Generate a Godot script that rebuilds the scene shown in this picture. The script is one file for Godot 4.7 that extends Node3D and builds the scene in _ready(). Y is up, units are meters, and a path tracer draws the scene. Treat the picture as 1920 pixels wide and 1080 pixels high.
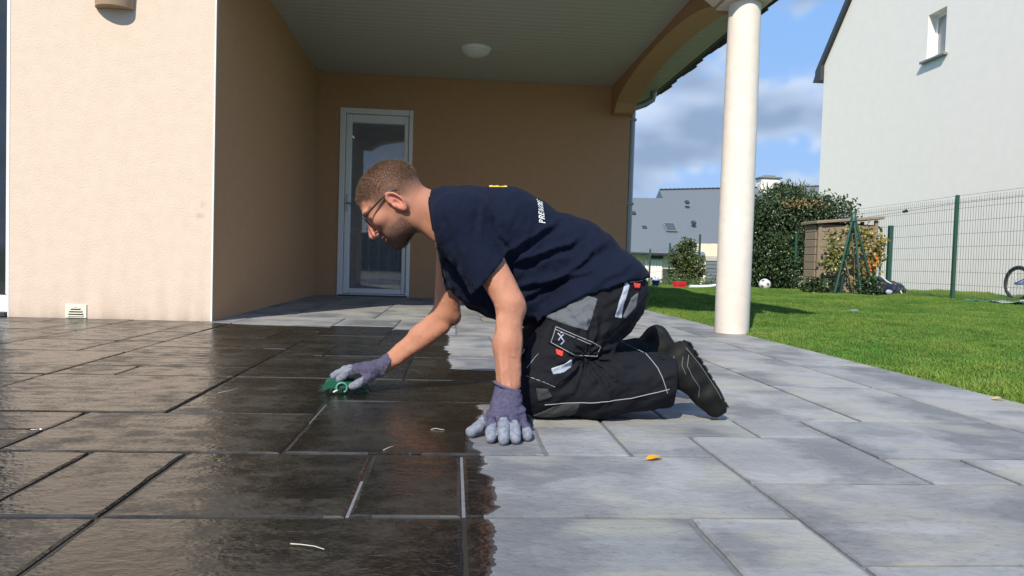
extends Node3D
# A man kneels on a stone-patterned terrace and brushes a dark sealer over it, beside a peach rendered house.

const CAM_H := 0.443
var rng := RandomNumberGenerator.new()
var taken := {}
var grain := FastNoiseLite.new()

func _ready() -> void:
	rng.seed = 20
	grain.seed = 5; grain.frequency = 1.0; grain.fractal_octaves = 3
	# ---- camera, sky, sun, exposure
	var cam := Camera3D.new(); cam.name = "camera"
	cam.position = Vector3(0, CAM_H, 0)
	cam.basis = Basis(Vector3.UP, -0.0825728) * Basis(Vector3.RIGHT, -0.0343972) * Basis(Vector3.BACK, 0.0303602)
	cam.fov = rad_to_deg(2.0 * atan(540.0 / 1340.0)); cam.near = 0.05; cam.far = 400.0
	add_child(cam); cam.current = true
	var env := Environment.new()
	env.background_mode = Environment.BG_SKY
	var sky := Sky.new(); var pano := PanoramaSkyMaterial.new()
	pano.panorama = sky_picture(); sky.sky_material = pano; env.sky = sky
	env.background_energy_multiplier = 1.0
	env.tonemap_mode = Environment.TONE_MAPPER_LINEAR
	env.tonemap_exposure = 1.1
	env.sdfgi_enabled = true; env.ssao_enabled = true; env.ssil_enabled = true
	var we := WorldEnvironment.new(); we.name = "environment"; we.environment = env; add_child(we)
	var sun := DirectionalLight3D.new(); sun.name = "sun"
	sun.light_energy = 1.6; sun.light_color = Color(1.0, 0.95, 0.87); sun.light_angular_distance = 0.5; sun.shadow_enabled = true
	add_child(sun); sun.look_at_from_position(Vector3(0, 20, 0), Vector3(0, 20, 0) + Vector3(0.46, -0.99, -1.0))
	build_materials()
	build_terrain()
	build_patio()
	build_house()
	build_white_house()
	build_far_house()
	build_behind()
	build_garden()
	build_person()
	build_small_things()

# ---------------------------------------------------------------- helpers
func lin(r: float, g: float, b: float) -> Color:
	return Color(r, g, b).linear_to_srgb()

func numbered(called: String, parent: Node) -> String:
	var key := "%d/%s" % [parent.get_instance_id(), called]
	var n: int = taken.get(key, -1) + 1
	taken[key] = n
	return called if n == 0 else "%s_%03d" % [called, n]

func thing(called: String, label: String, category: String, at := Vector3.ZERO, turn := 0.0, group := "") -> Node3D:
	var o := Node3D.new(); o.name = numbered(called, self)
	o.position = at; o.rotation.y = turn
	add_child(o)
	tag(o, label, category, group)
	return o

func tag(o: Node3D, label: String, category: String, group := "") -> Node3D:
	o.set_meta("label", label); o.set_meta("category", category)
	if group: o.set_meta("group", group)
	return o

func begin() -> SurfaceTool:
	var s := SurfaceTool.new(); s.begin(Mesh.PRIMITIVE_TRIANGLES); s.set_smooth_group(-1)
	return s

func part(called: String, s: SurfaceTool, m: Material, parent: Node = self) -> MeshInstance3D:
	s.generate_normals()
	return put(called, s.commit(), m, parent)

func put(called: String, mesh: Mesh, m: Material, parent: Node = self) -> MeshInstance3D:
	var o := MeshInstance3D.new(); o.mesh = mesh
	if m: o.material_override = m
	o.name = numbered(called, parent)
	parent.add_child(o, true)
	return o

func setting(called: String, s: SurfaceTool, m: Material) -> MeshInstance3D:
	var o := part(called, s, m); o.set_meta("kind", "structure")
	return o

# a, b, c, d run counter-clockwise as seen from outside
func quad(s: SurfaceTool, a: Vector3, b: Vector3, c: Vector3, d: Vector3) -> void:
	for p in [a, c, b, a, d, c]: s.add_vertex(p)

func tri(s: SurfaceTool, a: Vector3, b: Vector3, c: Vector3) -> void:
	for p in [a, c, b]: s.add_vertex(p)

# box from lo to hi with chamfered edges, placed by t
func bx(s: SurfaceTool, lo: Vector3, hi: Vector3, ch := 0.0, t := Transform3D()) -> void:
	s.set_smooth_group(-1)
	ch = minf(ch, minf(hi.x - lo.x, minf(hi.y - lo.y, hi.z - lo.z)) * 0.45)
	var c := (lo + hi) * 0.5; var h := (hi - lo) * 0.5
	if ch <= 0.0:
		for ax in 3:
			for sg in [-1.0, 1.0]:
				var n := Vector3.ZERO; n[ax] = sg
				var u := Vector3.ZERO; u[(ax + 1) % 3] = 1.0
				var v := n.cross(u)
				var o := c + n * h; var du := u * h; var dv := v * h
				quad(s, t * (o - du - dv), t * (o + du - dv), t * (o + du + dv), t * (o - du + dv))
		return
	var hc := h - Vector3.ONE * ch
	var at := func(sx: float, sy: float, sz: float, ax: int) -> Vector3:
		var p := Vector3(sx * hc.x, sy * hc.y, sz * hc.z)
		p[ax] = [sx, sy, sz][ax] * h[ax]
		return t * (c + p)
	for ax in 3:
		for sg in [-1.0, 1.0]:
			var q := []
			var u := (ax + 1) % 3; var v := (ax + 2) % 3
			var order := [[-1.0, -1.0], [1.0, -1.0], [1.0, 1.0], [-1.0, 1.0]]
			if sg < 0: order.reverse()
			for uv in order:
				var g := [0.0, 0.0, 0.0]; g[ax] = sg; g[u] = uv[0]; g[v] = uv[1]
				q.append(at.call(g[0], g[1], g[2], ax))
			quad(s, q[0], q[1], q[2], q[3])
	for ax in 3: # edges along ax
		var u := (ax + 1) % 3; var v := (ax + 2) % 3
		for su in [-1.0, 1.0]:
			for sv in [-1.0, 1.0]:
				var g0 := [0.0, 0.0, 0.0]; g0[ax] = -1.0; g0[u] = su; g0[v] = sv
				var g1 := g0.duplicate(); g1[ax] = 1.0
				var a = at.call(g0[0], g0[1], g0[2], u); var b = at.call(g1[0], g1[1], g1[2], u)
				var e = at.call(g1[0], g1[1], g1[2], v); var f = at.call(g0[0], g0[1], g0[2], v)
				if su * sv > 0: quad(s, f, e, b, a)
				else: quad(s, a, b, e, f)
	for sx in [-1.0, 1.0]:
		for sy in [-1.0, 1.0]:
			for sz in [-1.0, 1.0]:
				var a = at.call(sx, sy, sz, 0); var b = at.call(sx, sy, sz, 1); var d = at.call(sx, sy, sz, 2)
				if sx * sy * sz > 0: tri(s, a, b, d)
				else: tri(s, a, d, b)

func box_part(called: String, lo: Vector3, hi: Vector3, m: Material, parent: Node = self, ch := 0.0) -> MeshInstance3D:
	var s := begin(); bx(s, lo, hi, ch)
	return part(called, s, m, parent)

# tube through points, radius may vary; closed ends
func tube(s: SurfaceTool, pts: Array, r0: float, r1 := -1.0, sides := 8, loop := false) -> void:
	if r1 < 0: r1 = r0
	s.set_smooth_group(1)
	var rings := []
	var n := pts.size()
	var up := Vector3.UP
	for i in n:
		var a: Vector3 = pts[(i - 1 + n) % n] if (loop or i > 0) else pts[0]
		var b: Vector3 = pts[(i + 1) % n] if (loop or i < n - 1) else pts[n - 1]
		var t := (b - a).normalized()
		if i == 0 and absf(t.dot(up)) > 0.9: up = Vector3.RIGHT
		var side := t.cross(up).normalized()
		up = side.cross(t).normalized()
		var r := lerpf(r0, r1, float(i) / maxf(1.0, n - 1))
		var ring := []
		for k in sides:
			var w := TAU * k / sides
			ring.append(pts[i] + (side * cos(w) + up * sin(w)) * r)
		rings.append(ring)
	for i in (n if loop else n - 1):
		var A = rings[i]; var B = rings[(i + 1) % n]
		for k in sides:
			quad(s, A[k], A[(k + 1) % sides], B[(k + 1) % sides], B[k])
	if not loop:
		s.set_smooth_group(-1)
		for k in sides:
			tri(s, rings[0][(k + 1) % sides], rings[0][k], pts[0])
			tri(s, rings[n - 1][k], rings[n - 1][(k + 1) % sides], pts[n - 1])

# surface of revolution about a vertical axis; profile of (radius, height), bottom to top
func lathe(s: SurfaceTool, at: Vector3, profile: Array, sides := 32, tilt := Basis()) -> void:
	s.set_smooth_group(1)
	for i in profile.size() - 1:
		for k in sides:
			var q := []
			for e in [[i, k], [i, k + 1], [i + 1, k + 1], [i + 1, k]]:
				var w: float = TAU * e[1] / sides
				q.append(at + tilt * Vector3(cos(w) * profile[e[0]].x, profile[e[0]].y, -sin(w) * profile[e[0]].x))
			quad(s, q[0], q[1], q[2], q[3])

# polygon in a plane (origin o, axes u and v), pulled along w by depth
func prism(s: SurfaceTool, poly: PackedVector2Array, o: Vector3, u: Vector3, v: Vector3, w: Vector3) -> void:
	s.set_smooth_group(-1)
	if Geometry2D.is_polygon_clockwise(poly): poly.reverse()
	var flip := u.cross(v).dot(w) < 0
	var idx := Geometry2D.triangulate_polygon(poly)
	var at := func(p: Vector2) -> Vector3: return o + u * p.x + v * p.y
	for i in range(0, idx.size(), 3):
		var p := [poly[idx[i]], poly[idx[i + 1]], poly[idx[i + 2]]]
		if (p[1] - p[0]).cross(p[2] - p[0]) < 0: p.reverse()
		if flip: p.reverse()
		tri(s, at.call(p[0]) + w, at.call(p[1]) + w, at.call(p[2]) + w)
		tri(s, at.call(p[2]), at.call(p[1]), at.call(p[0]))
	for i in poly.size():
		var a: Vector3 = at.call(poly[i]); var b: Vector3 = at.call(poly[(i + 1) % poly.size()])
		if flip: quad(s, b, a, a + w, b + w)
		else: quad(s, a, b, b + w, a + w)

func in_circle(n: int, r: float) -> PackedVector2Array:
	var p := PackedVector2Array()
	for i in n: p.append(Vector2(cos(TAU * i / n), sin(TAU * i / n)) * r)
	return p

func multi(called: String, mesh: Mesh, m: Material, places: Array, colors: Array, parent: Node = self) -> MultiMeshInstance3D:
	var mm := MultiMesh.new(); mm.transform_format = MultiMesh.TRANSFORM_3D; mm.use_colors = not colors.is_empty()
	mm.mesh = mesh; mm.instance_count = places.size()
	for i in places.size():
		mm.set_instance_transform(i, places[i])
		if mm.use_colors: mm.set_instance_color(i, colors[i])
	var o := MultiMeshInstance3D.new(); o.multimesh = mm; o.material_override = m
	o.name = numbered(called, parent); parent.add_child(o, true)
	o.set_meta("kind", "stuff")
	return o

# ---------------------------------------------------------------- materials
var M := {}

func mat(color: Color, rough := 0.8, metal := 0.0, spec := 0.5) -> StandardMaterial3D:
	var m := StandardMaterial3D.new()
	m.albedo_color = color; m.roughness = rough; m.metallic = metal; m.metallic_specular = spec
	return m

func noise_tex(size: int, freq: float, octaves: int, lo: Color, hi: Color, sd := 1, mid = null) -> NoiseTexture2D:
	var n := FastNoiseLite.new(); n.seed = sd; n.frequency = freq; n.fractal_octaves = octaves; n.noise_type = FastNoiseLite.TYPE_SIMPLEX_SMOOTH
	var t := NoiseTexture2D.new(); t.width = size; t.height = size; t.seamless = true; t.noise = n; t.generate_mipmaps = false
	var g := Gradient.new(); g.set_color(0, lo); g.set_color(1, hi)
	if mid != null: g.add_point(0.5, mid)
	t.color_ramp = g
	return t

func bump(m: StandardMaterial3D, tex: Texture2D, scale_cm: float) -> void:
	m.heightmap_enabled = true; m.heightmap_texture = tex; m.heightmap_scale = scale_cm

func tri_planar(m: StandardMaterial3D, sc: float) -> void:
	m.uv1_triplanar = true; m.uv1_world_triplanar = true; m.uv1_scale = Vector3.ONE * sc

func stucco(c: Color, vary := 0.04) -> StandardMaterial3D:
	var m := mat(Color.WHITE, 0.92, 0.0, 0.3)
	var l := c.srgb_to_linear()
	m.albedo_texture = noise_tex(512, 0.012, 5, (l * (1.0 - vary)).linear_to_srgb(), (l * (1.0 + vary)).linear_to_srgb(), 3)
	bump(m, M.grit_height, 0.12)
	tri_planar(m, 1.3)
	return m

func build_materials() -> void:
	M.grit_height = noise_tex(512, 0.09, 4, Color.BLACK, Color.WHITE, 11)
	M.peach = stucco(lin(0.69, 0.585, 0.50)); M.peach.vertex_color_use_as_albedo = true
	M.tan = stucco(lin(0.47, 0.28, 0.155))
	M.white_render = stucco(lin(0.93, 0.905, 0.85), 0.02); M.white_render.uv1_scale = Vector3(0.45, 0.4, 0.45); M.white_render.heightmap_enabled = false
	M.cream_render = stucco(lin(0.74, 0.70, 0.56), 0.03)
	M.column = stucco(lin(0.76, 0.71, 0.65), 0.08)
	M.bead = mat(lin(0.86, 0.86, 0.86), 0.5)
	M.soffit = mat(lin(0.40, 0.395, 0.345), 0.55)
	M.pvc = mat(lin(0.78, 0.80, 0.80), 0.35)
	M.white_pvc = mat(lin(0.84, 0.85, 0.86), 0.3)
	M.pane = mat(Color(0.85, 0.9, 0.95, 0.06), 0.02); M.pane.transparency = BaseMaterial3D.TRANSPARENCY_ALPHA
	M.dark_pane = mat(lin(0.012, 0.016, 0.02), 0.03, 0.0, 1.0)
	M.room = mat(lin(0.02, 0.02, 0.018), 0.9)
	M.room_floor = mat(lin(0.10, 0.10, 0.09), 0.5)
	M.metal = mat(lin(0.45, 0.45, 0.45), 0.3, 0.9)
	M.slate = mat(Color.WHITE, 0.55)
	M.slate.albedo_texture = noise_tex(512, 0.03, 4, lin(0.105, 0.125, 0.145), lin(0.17, 0.195, 0.22), 21)
	tri_planar(M.slate, 0.9)
	M.dark_slate = mat(lin(0.035, 0.042, 0.05), 0.5)
	M.zinc = mat(lin(0.28, 0.30, 0.30), 0.4, 0.4)
	M.green_steel = mat(lin(0.025, 0.085, 0.06), 0.4)
	M.wire = mat(lin(0.07, 0.10, 0.09), 0.5)
	M.rubber = mat(lin(0.02, 0.02, 0.022), 0.7)
	M.leaf = mat(Color.WHITE, 0.38); M.leaf.vertex_color_use_as_albedo = true; M.leaf.backlight_enabled = true; M.leaf.backlight = Color(0.35, 0.4, 0.2)
	M.grass = mat(Color.WHITE, 0.55, 0.0, 0.35); M.grass.vertex_color_use_as_albedo = true; M.grass.backlight_enabled = true; M.grass.backlight = Color(0.4, 0.45, 0.2)
	M.bark = mat(lin(0.22, 0.18, 0.14), 0.9)
	M.old_wood = mat(Color.WHITE, 0.85)
	var wood := FastNoiseLite.new(); wood.seed = 4; wood.frequency = 0.02
	M.old_wood.albedo_texture = noise_tex(512, 0.02, 5, lin(0.17, 0.13, 0.09), lin(0.36, 0.30, 0.22), 8)
	M.old_wood.uv1_triplanar = true; M.old_wood.uv1_scale = Vector3(0.6, 9.0, 6.0)
	build_stone()

# dry and freshly sealed stone: colour, relief and gloss of the slabs
func build_stone() -> void:
	var n := 1024
	var dry := Image.create(n, n, false, Image.FORMAT_RGB8)
	var wet := Image.create(n, n, false, Image.FORMAT_RGB8)
	var hgt := Image.create(n, n, false, Image.FORMAT_L8)
	var gls := Image.create(n, n, false, Image.FORMAT_L8)
	var big := FastNoiseLite.new(); big.seed = 31; big.frequency = 1.0; big.fractal_octaves = 5; big.domain_warp_enabled = true; big.domain_warp_amplitude = 0.6; big.domain_warp_frequency = 0.9
	var warm := FastNoiseLite.new(); warm.seed = 77; warm.frequency = 1.0; warm.fractal_octaves = 3
	var fine := FastNoiseLite.new(); fine.seed = 9; fine.frequency = 1.0; fine.fractal_octaves = 4
	var riven := FastNoiseLite.new(); riven.seed = 15; riven.frequency = 1.0; riven.fractal_octaves = 4; riven.domain_warp_enabled = true; riven.domain_warp_amplitude = 0.5; riven.domain_warp_frequency = 1.2
	for y in n:
		for x in n:
			# the picture covers 2 m by 2 m and is mirrored about its middle, so that its edges meet
			var u := 1.0 - absf(2.0 * x / n - 1.0); var v := 1.0 - absf(2.0 * y / n - 1.0)
			var b := big.get_noise_2d(u * 2.3, v * 3.1)
			var w := warm.get_noise_2d(u * 2.2 + 40.0, v * 3.6)
			var f := fine.get_noise_2d(u * 32.0, v * 50.0)
			var k := clampf(0.5 + b * 1.15 + f * 0.12, 0.0, 1.0)
			var c := Color(0.162, 0.170, 0.183).lerp(Color(0.325, 0.337, 0.343), k)
			c = c.lerp(Color(0.335, 0.335, 0.285), clampf(w * 1.7 - 0.22, 0.0, 0.6))
			if f < -0.52: c = c * 0.8
			dry.set_pixel(x, y, c.linear_to_srgb())
			var d := Color(0.0085, 0.0088, 0.0082).lerp(Color(0.027, 0.025, 0.0195), clampf(0.36 + b * 0.9 + f * 0.55, 0.0, 1.0))
			wet.set_pixel(x, y, d.linear_to_srgb())
			var r := riven.get_noise_2d(u * 20.0, v * 36.0)
			var r2 := fine.get_noise_2d(u * 70.0 + 9.0, v * 130.0)
			var h := clampf(0.5 + r * 0.55 + r2 * 0.26, 0.0, 1.0)
			hgt.set_pixel(x, y, Color(h, h, h))
			var g := clampf(0.30 + 0.30 * (fine.get_noise_2d(u * 9.0, v * 14.0) + b) + 0.25 * r2, 0.24, 1.0)
			gls.set_pixel(x, y, Color(g, g, g))
	var ht := ImageTexture.create_from_image(hgt)
	M.dry = mat(Color.WHITE, 0.62, 0.0, 0.45); M.dry.albedo_texture = ImageTexture.create_from_image(dry); M.dry.vertex_color_use_as_albedo = true
	bump(M.dry, ht, 0.18)
	M.wet = mat(Color.WHITE, 0.86, 0.0, 0.62); M.wet.albedo_texture = ImageTexture.create_from_image(wet)
	M.wet.roughness_texture = ImageTexture.create_from_image(gls)
	bump(M.wet, ht, 0.115)
	M.damp = mat(Color(0.52, 0.51, 0.50), 0.4); M.damp.albedo_texture = M.dry.albedo_texture; M.damp.vertex_color_use_as_albedo = true; bump(M.damp, ht, 0.15)
	M.joint = mat(Color.WHITE, 0.85); M.joint.albedo_texture = noise_tex(256, 0.08, 4, lin(0.105, 0.115, 0.126), lin(0.18, 0.193, 0.205), 44); tri_planar(M.joint, 3.0)
	M.wet_joint = mat(lin(0.022, 0.022, 0.022), 0.4)

func sky_picture() -> Texture2D:
	var w := 1024; var h := 512
	var im := Image.create(w, h, false, Image.FORMAT_RGBF)
	var cl := FastNoiseLite.new(); cl.seed = 12; cl.frequency = 1.0; cl.fractal_octaves = 6; cl.domain_warp_enabled = true; cl.domain_warp_amplitude = 0.35; cl.domain_warp_frequency = 1.4
	var sh := FastNoiseLite.new(); sh.seed = 52; sh.frequency = 1.0; sh.fractal_octaves = 4
	for y in h:
		var el := PI * (0.5 - (y + 0.5) / h)
		for x in w:
			var az := TAU * (x + 0.5) / w
			var s := maxf(sin(el), 0.0)
			var c := Color(0.42, 0.60, 0.88).lerp(Color(0.19, 0.42, 0.86), clampf(pow(s * 1.9, 0.7), 0.0, 1.0))
			if el > 0.0:
				var d := Vector3(cos(az) * cos(el), sin(el), sin(az) * cos(el))
				var q := Vector3(d.x, d.y * 2.3, d.z) / (0.42 + d.y) * 2.0
				var k := cl.get_noise_3dv(q)
				var cover := smoothstep(-0.05, 0.18, k + 0.20 - 0.40 * d.y)
				var dark := clampf(0.5 + sh.get_noise_3dv(q * 1.3 + Vector3(3, 9, 1)) * 1.5, 0.0, 1.0)
				var cc := Color(0.64, 0.75, 0.92).lerp(Color(0.27, 0.355, 0.51), dark)
				c = c.lerp(cc, cover * 0.85)
			else:
				c = Color(0.25, 0.27, 0.25)
			im.set_pixel(x, y, c)
	return ImageTexture.create_from_image(im)

# ---------------------------------------------------------------- ground
func gy(x: float, z: float) -> float:
	var y := -0.018 + 0.09 * smoothstep(-5.0, -12.3, z) - 0.38 * smoothstep(-14.0, -20.0, z) - 1.3 * smoothstep(-20.0, -33.0, z)
	y += grain.get_noise_2d(x * 0.5, z * 0.5) * 0.03
	var under := smoothstep(1.9, 2.06, x) if z > -8.9 and z < 6.5 else 1.0
	return lerpf(-0.12, y, under)

func build_terrain() -> void:
	var xs := []; var zs := []
	var x := -90.0
	while x < 90.0: xs.append(x); x += (0.3 if x > 1.4 and x < 12.0 else (0.12 if x > 12 and x < 12.1 else 3.0))
	var z := -160.0
	while z < 40.0: zs.append(z); z += (0.4 if z > -22.0 and z < 7.0 else 4.0)
	var s := SurfaceTool.new(); s.begin(Mesh.PRIMITIVE_TRIANGLES); s.set_smooth_group(1)
	for i in xs.size() - 1:
		for j in zs.size() - 1:
			var p := []
			for e in [[i, j + 1], [i + 1, j + 1], [i + 1, j], [i, j]]:
				p.append(Vector3(xs[e[0]], gy(xs[e[0]], zs[e[1]]), zs[e[1]]))
			quad(s, p[0], p[1], p[2], p[3])
	var m := mat(Color.WHITE, 0.95)
	m.albedo_texture = noise_tex(512, 0.02, 5, lin(0.030, 0.085, 0.012), lin(0.075, 0.17, 0.028), 2)
	tri_planar(m, 0.8)
	setting("lawn", s, m)
	# blades: tufts spread thickest where the lawn is nearest
	var tuft := SurfaceTool.new(); tuft.begin(Mesh.PRIMITIVE_TRIANGLES); tuft.set_smooth_group(-1)
	var r := RandomNumberGenerator.new(); r.seed = 3
	for k in 13:
		var a := r.randf() * TAU; var at := Vector3(cos(a), 0, sin(a)) * r.randf() * 0.032
		var lean := Vector3(r.randf_range(-1, 1), 0, r.randf_range(-1, 1)) * 0.016
		var hgt := r.randf_range(0.016, 0.040)
		var side := Vector3(cos(a * 3.0), 0, sin(a * 3.0)) * 0.0021
		var mid := at + Vector3(0, hgt * 0.6, 0) + lean * 0.45
		var tip := at + Vector3(0, hgt, 0) + lean * 1.5
		quad(tuft, at - side, at + side, mid + side * 0.8, mid - side * 0.8)
		tri(tuft, mid - side * 0.8, mid + side * 0.8, tip)
	tuft.generate_normals()
	var places := []; var colors := []
	var patch := FastNoiseLite.new(); patch.seed = 6; patch.frequency = 0.9; patch.fractal_octaves = 4
	while places.size() < 150000:
		var pz := -2.2 - pow(r.randf(), 1.1) * 14.5
		var px := r.randf_range(2.022, 13.0)
		if px < 2.1 and pz < -8.9: continue
		if px > -pz * 0.95 + 1.4: continue
		if grain.get_noise_2d(px * 1.3, pz * 1.3 + 50.0) > 0.38 and r.randf() < 0.4: continue
		var c := patch.get_noise_2d(px * 0.9, pz * 0.9)
		var c2 := patch.get_noise_2d(px * 4.0 + 30.0, pz * 4.0)
		var sc := 0.75 + c * 0.5 + r.randf() * 0.35
		if pz < -10.3 and px > 6.3: sc *= 1.0 + 1.1 * smoothstep(7.2, 7.9, px) * (0.6 + c)
		var b := Basis(Vector3.UP, r.randf() * TAU) * Basis(Vector3.RIGHT, r.randf_range(-0.3, 0.3))
		places.append(Transform3D(b.scaled(Vector3(1.1, sc, 1.1)), Vector3(px, gy(px, pz) - 0.002, pz)))
		var g := Color(0.085, 0.205, 0.030).lerp(Color(0.190, 0.295, 0.052), clampf(0.45 + c * 0.9 + c2 * 0.5, 0.0, 1.0))
		if r.randf() < 0.05 + 0.25 * smoothstep(0.15, 0.5, c2): g = Color(0.20, 0.21, 0.075)
		colors.append(g * r.randf_range(0.75, 1.2))
	var gm := multi("grass", tuft.commit(), M.grass, places, colors)
	gm.set_meta("label", "short mown green grass of the lawn beside the terrace"); gm.set_meta("category", "grass")

# ---------------------------------------------------------------- terrace
var GX := PackedFloat32Array()
var GZ := PackedFloat32Array()
var wet_area := PackedVector2Array()
var damp_area := PackedVector2Array()

func gx(k: int) -> float: return GX[k + 14]
func gz(k: int) -> float: return GZ[k + 5]

func build_patio() -> void:
	# joint lines of the 20 cm module
	var right := [0.030, 0.229, 0.430, 0.631, 0.830, 1.038, 1.237, 1.445, 1.650, 1.850, 2.030]
	var left := [-0.171, -0.374, -0.578, -0.783, -0.990, -1.206, -1.432, -1.65, -1.86, -2.07, -2.28, -2.49, -2.70, -2.91]
	left.reverse()
	for v in left + right: GX.append(v)
	var zz := [-0.21, -0.41, -0.615, -0.82, -1.025, -1.230, -1.433, -1.634, -1.836, -2.041, -2.242, -2.452, -2.661, -2.885, -3.080, -3.285, -3.49, -3.71, -3.91, -4.15, -4.35, -4.555, -4.765]
	while zz[-1] > -8.7: zz.append(zz[-1] - 0.2065)
	for v in zz: GZ.append(v)
	# the edge of the part already sealed, ragged with brush strokes
	var outline := [V2(-1.585,-4.775), V2(-1.276,-4.681), V2(-0.978,-4.663), V2(-0.839,-4.641), V2(-0.632,-4.600), V2(-0.391,-4.568), V2(-0.192,-4.562), V2(-0.050,-4.543), V2(-0.021,-4.195), V2(-0.023,-3.840), V2(-0.035,-3.604), V2(-0.010,-3.460), V2(-0.018,-3.267), V2(0.002,-2.944), V2(0.120,-2.915), V2(0.317,-2.909), V2(0.282,-2.397), V2(0.196,-2.236), V2(0.103,-2.221), V2(0.074,-2.202), V2(0.098,-2.109), V2(0.075,-1.979), V2(0.054,-1.914), V2(0.042,-1.785), V2(0.056,-1.683), V2(0.069,-1.641), V2(0.070,-1.566), V2(0.066,-1.497), V2(0.085,-1.435), V2(0.088,-1.358), V2(0.071,-1.312), V2(0.085,-1.283), V2(0.071,-1.249), V2(0.076,-1.190), V2(0.068,-1.143), V2(0.068,-1.089), V2(0.061,-1.040), V2(0.062,-0.995), V2(0.05,-0.6), V2(0.05,0.2)]
	var nz := FastNoiseLite.new(); nz.seed = 8; nz.frequency = 1.0; nz.fractal_octaves = 4; nz.fractal_gain = 0.65
	for i in outline.size() - 1:
		var a: Vector2 = outline[i]; var b: Vector2 = outline[i + 1]
		var n := maxi(1, int(a.distance_to(b) / 0.006))
		for k in n:
			var p := a.lerp(b, float(k) / n)
			var along := absf((b - a).normalized().y)
			var e := nz.get_noise_2d(p.x * 9.0, p.y * 9.0) * 0.020 + nz.get_noise_2d(p.x * 30.0, p.y * 120.0) * 0.012 * smoothstep(0.02, 0.35, absf(nz.get_noise_1d(p.y * 9.0)))
			p += Vector2(e * along, e * 0.35 * (1.0 - along))
			wet_area.append(p)
	for p in [V2(-3.6, 0.2), V2(-3.6, -4.85), V2(-1.6, -4.85)]: wet_area.append(p)
	damp_area = Geometry2D.offset_polygon(wet_area, 0.0065)[0]
	var root := Node3D.new(); root.name = "terrace"; add_child(root); root.set_meta("kind", "structure")
	var base := begin(); bx(base, Vector3(-6.0, -0.11, -8.7), Vector3(2.034, -0.0055, 6.0))
	part("slab", base, M.joint, root)
	var sheet := begin()
	flat(sheet, wet_area, -0.0045)
	part("sealed_joint", sheet, M.wet_joint, root)
	# joints that the sealer has missed stay pale
	for j in [[0.0268, 0.0338, -1.622, -1.240], [-0.1745, -0.1678, -1.44, -1.238], [-0.3765, -0.3722, -2.20, -1.95], [-0.5935, -0.589, -3.68, -3.50]]:
		var jm := begin(); bx(jm, Vector3(j[0], -0.012, j[2]), Vector3(j[1], -0.0030, j[3]), 0.001)
		part("joint", jm, M.joint, root)
	# slabs placed as they lie in front, the rest filled in
	var used := {}
	var slabs := [[-6,-4,0,2],[-4,-3,0,2],[-3,-1,0,2],[-1,0,0,2],[0,3,0,2],[3,6,-1,1],[6,9,-1,1],[3,5,1,3],[5,6,1,2],[6,8,1,2],[8,10,1,3],[5,8,2,4],[1,2,2,4],[2,3,2,3],[2,4,3,4],[4,5,3,4],[-2,1,2,5],[-5,-2,2,4],[-7,-5,3,4],[-7,-5,1,3],[-4,-2,4,7],[-2,1,5,7],[-7,-4,4,7],[-7,-6,7,8],[-6,-4,7,8],[-7,-4,8,11],[-7,-4,11,13],[-10,-7,7,10],[-10,-7,4,7],[-4,-1,7,10],[-4,-3,10,12],[-3,-1,10,12],[-4,-2,12,14],[-2,1,12,15],[-1,1,10,12],[-1,1,7,10],[1,3,4,6],[3,6,4,7],[6,8,4,7],[8,10,3,5],[8,10,5,7],[8,10,7,10],[6,8,7,9],[6,8,9,11],[4,6,7,9],[1,4,6,9],[3,6,9,11],[1,3,9,12],[-3,0,-2,0],[0,2,-2,0],[2,3,-2,0],[-5,-3,-3,0]]
	for t in slabs:
		for i in range(t[0], t[1]):
			for j in range(t[2], t[3]): used[Vector2i(i, j)] = true
	var r := RandomNumberGenerator.new(); r.seed = 41
	var sizes := [[3, 2], [2, 3], [2, 2], [3, 3], [2, 1], [1, 2], [3, 1], [1, 1]]
	var rows := GZ.size() - 6
	for j in range(-4, rows):
		for i in range(-14, 10):
			if used.has(Vector2i(i, j)): continue
			if j < -1 and absi(i) > 4: continue
			if i < -8 and j > 18: continue
			var pick := r.randi_range(0, 3)
			for tr in 8:
				var sz = sizes[(pick + tr) % 4] if tr < 4 else sizes[tr]
				var ok: bool = i + sz[0] <= 10 and j + sz[1] <= rows
				if ok:
					for a in sz[0]:
						for b in sz[1]:
							if used.has(Vector2i(i + a, j + b)): ok = false
				if ok:
					for a in sz[0]:
						for b in sz[1]: used[Vector2i(i + a, j + b)] = true
					slabs.append([i, i + sz[0], j, j + sz[1]])
					break
	for t in slabs: stone_slab(t, root, r)

func V2(x: float, y: float) -> Vector2: return Vector2(x, y)

func flat(s: SurfaceTool, poly: PackedVector2Array, y: float) -> void:
	var idx := Geometry2D.triangulate_polygon(poly)
	for i in range(0, idx.size(), 3):
		var p := [poly[idx[i]], poly[idx[i + 1]], poly[idx[i + 2]]]
		if (p[1] - p[0]).cross(p[2] - p[0]) > 0: p.reverse()
		tri(s, Vector3(p[0].x, y, p[0].y), Vector3(p[1].x, y, p[1].y), Vector3(p[2].x, y, p[2].y))

func area(poly: PackedVector2Array) -> float:
	var s := 0.0
	for i in poly.size(): s += poly[i].cross(poly[(i + 1) % poly.size()])
	return s * 0.5

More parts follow.
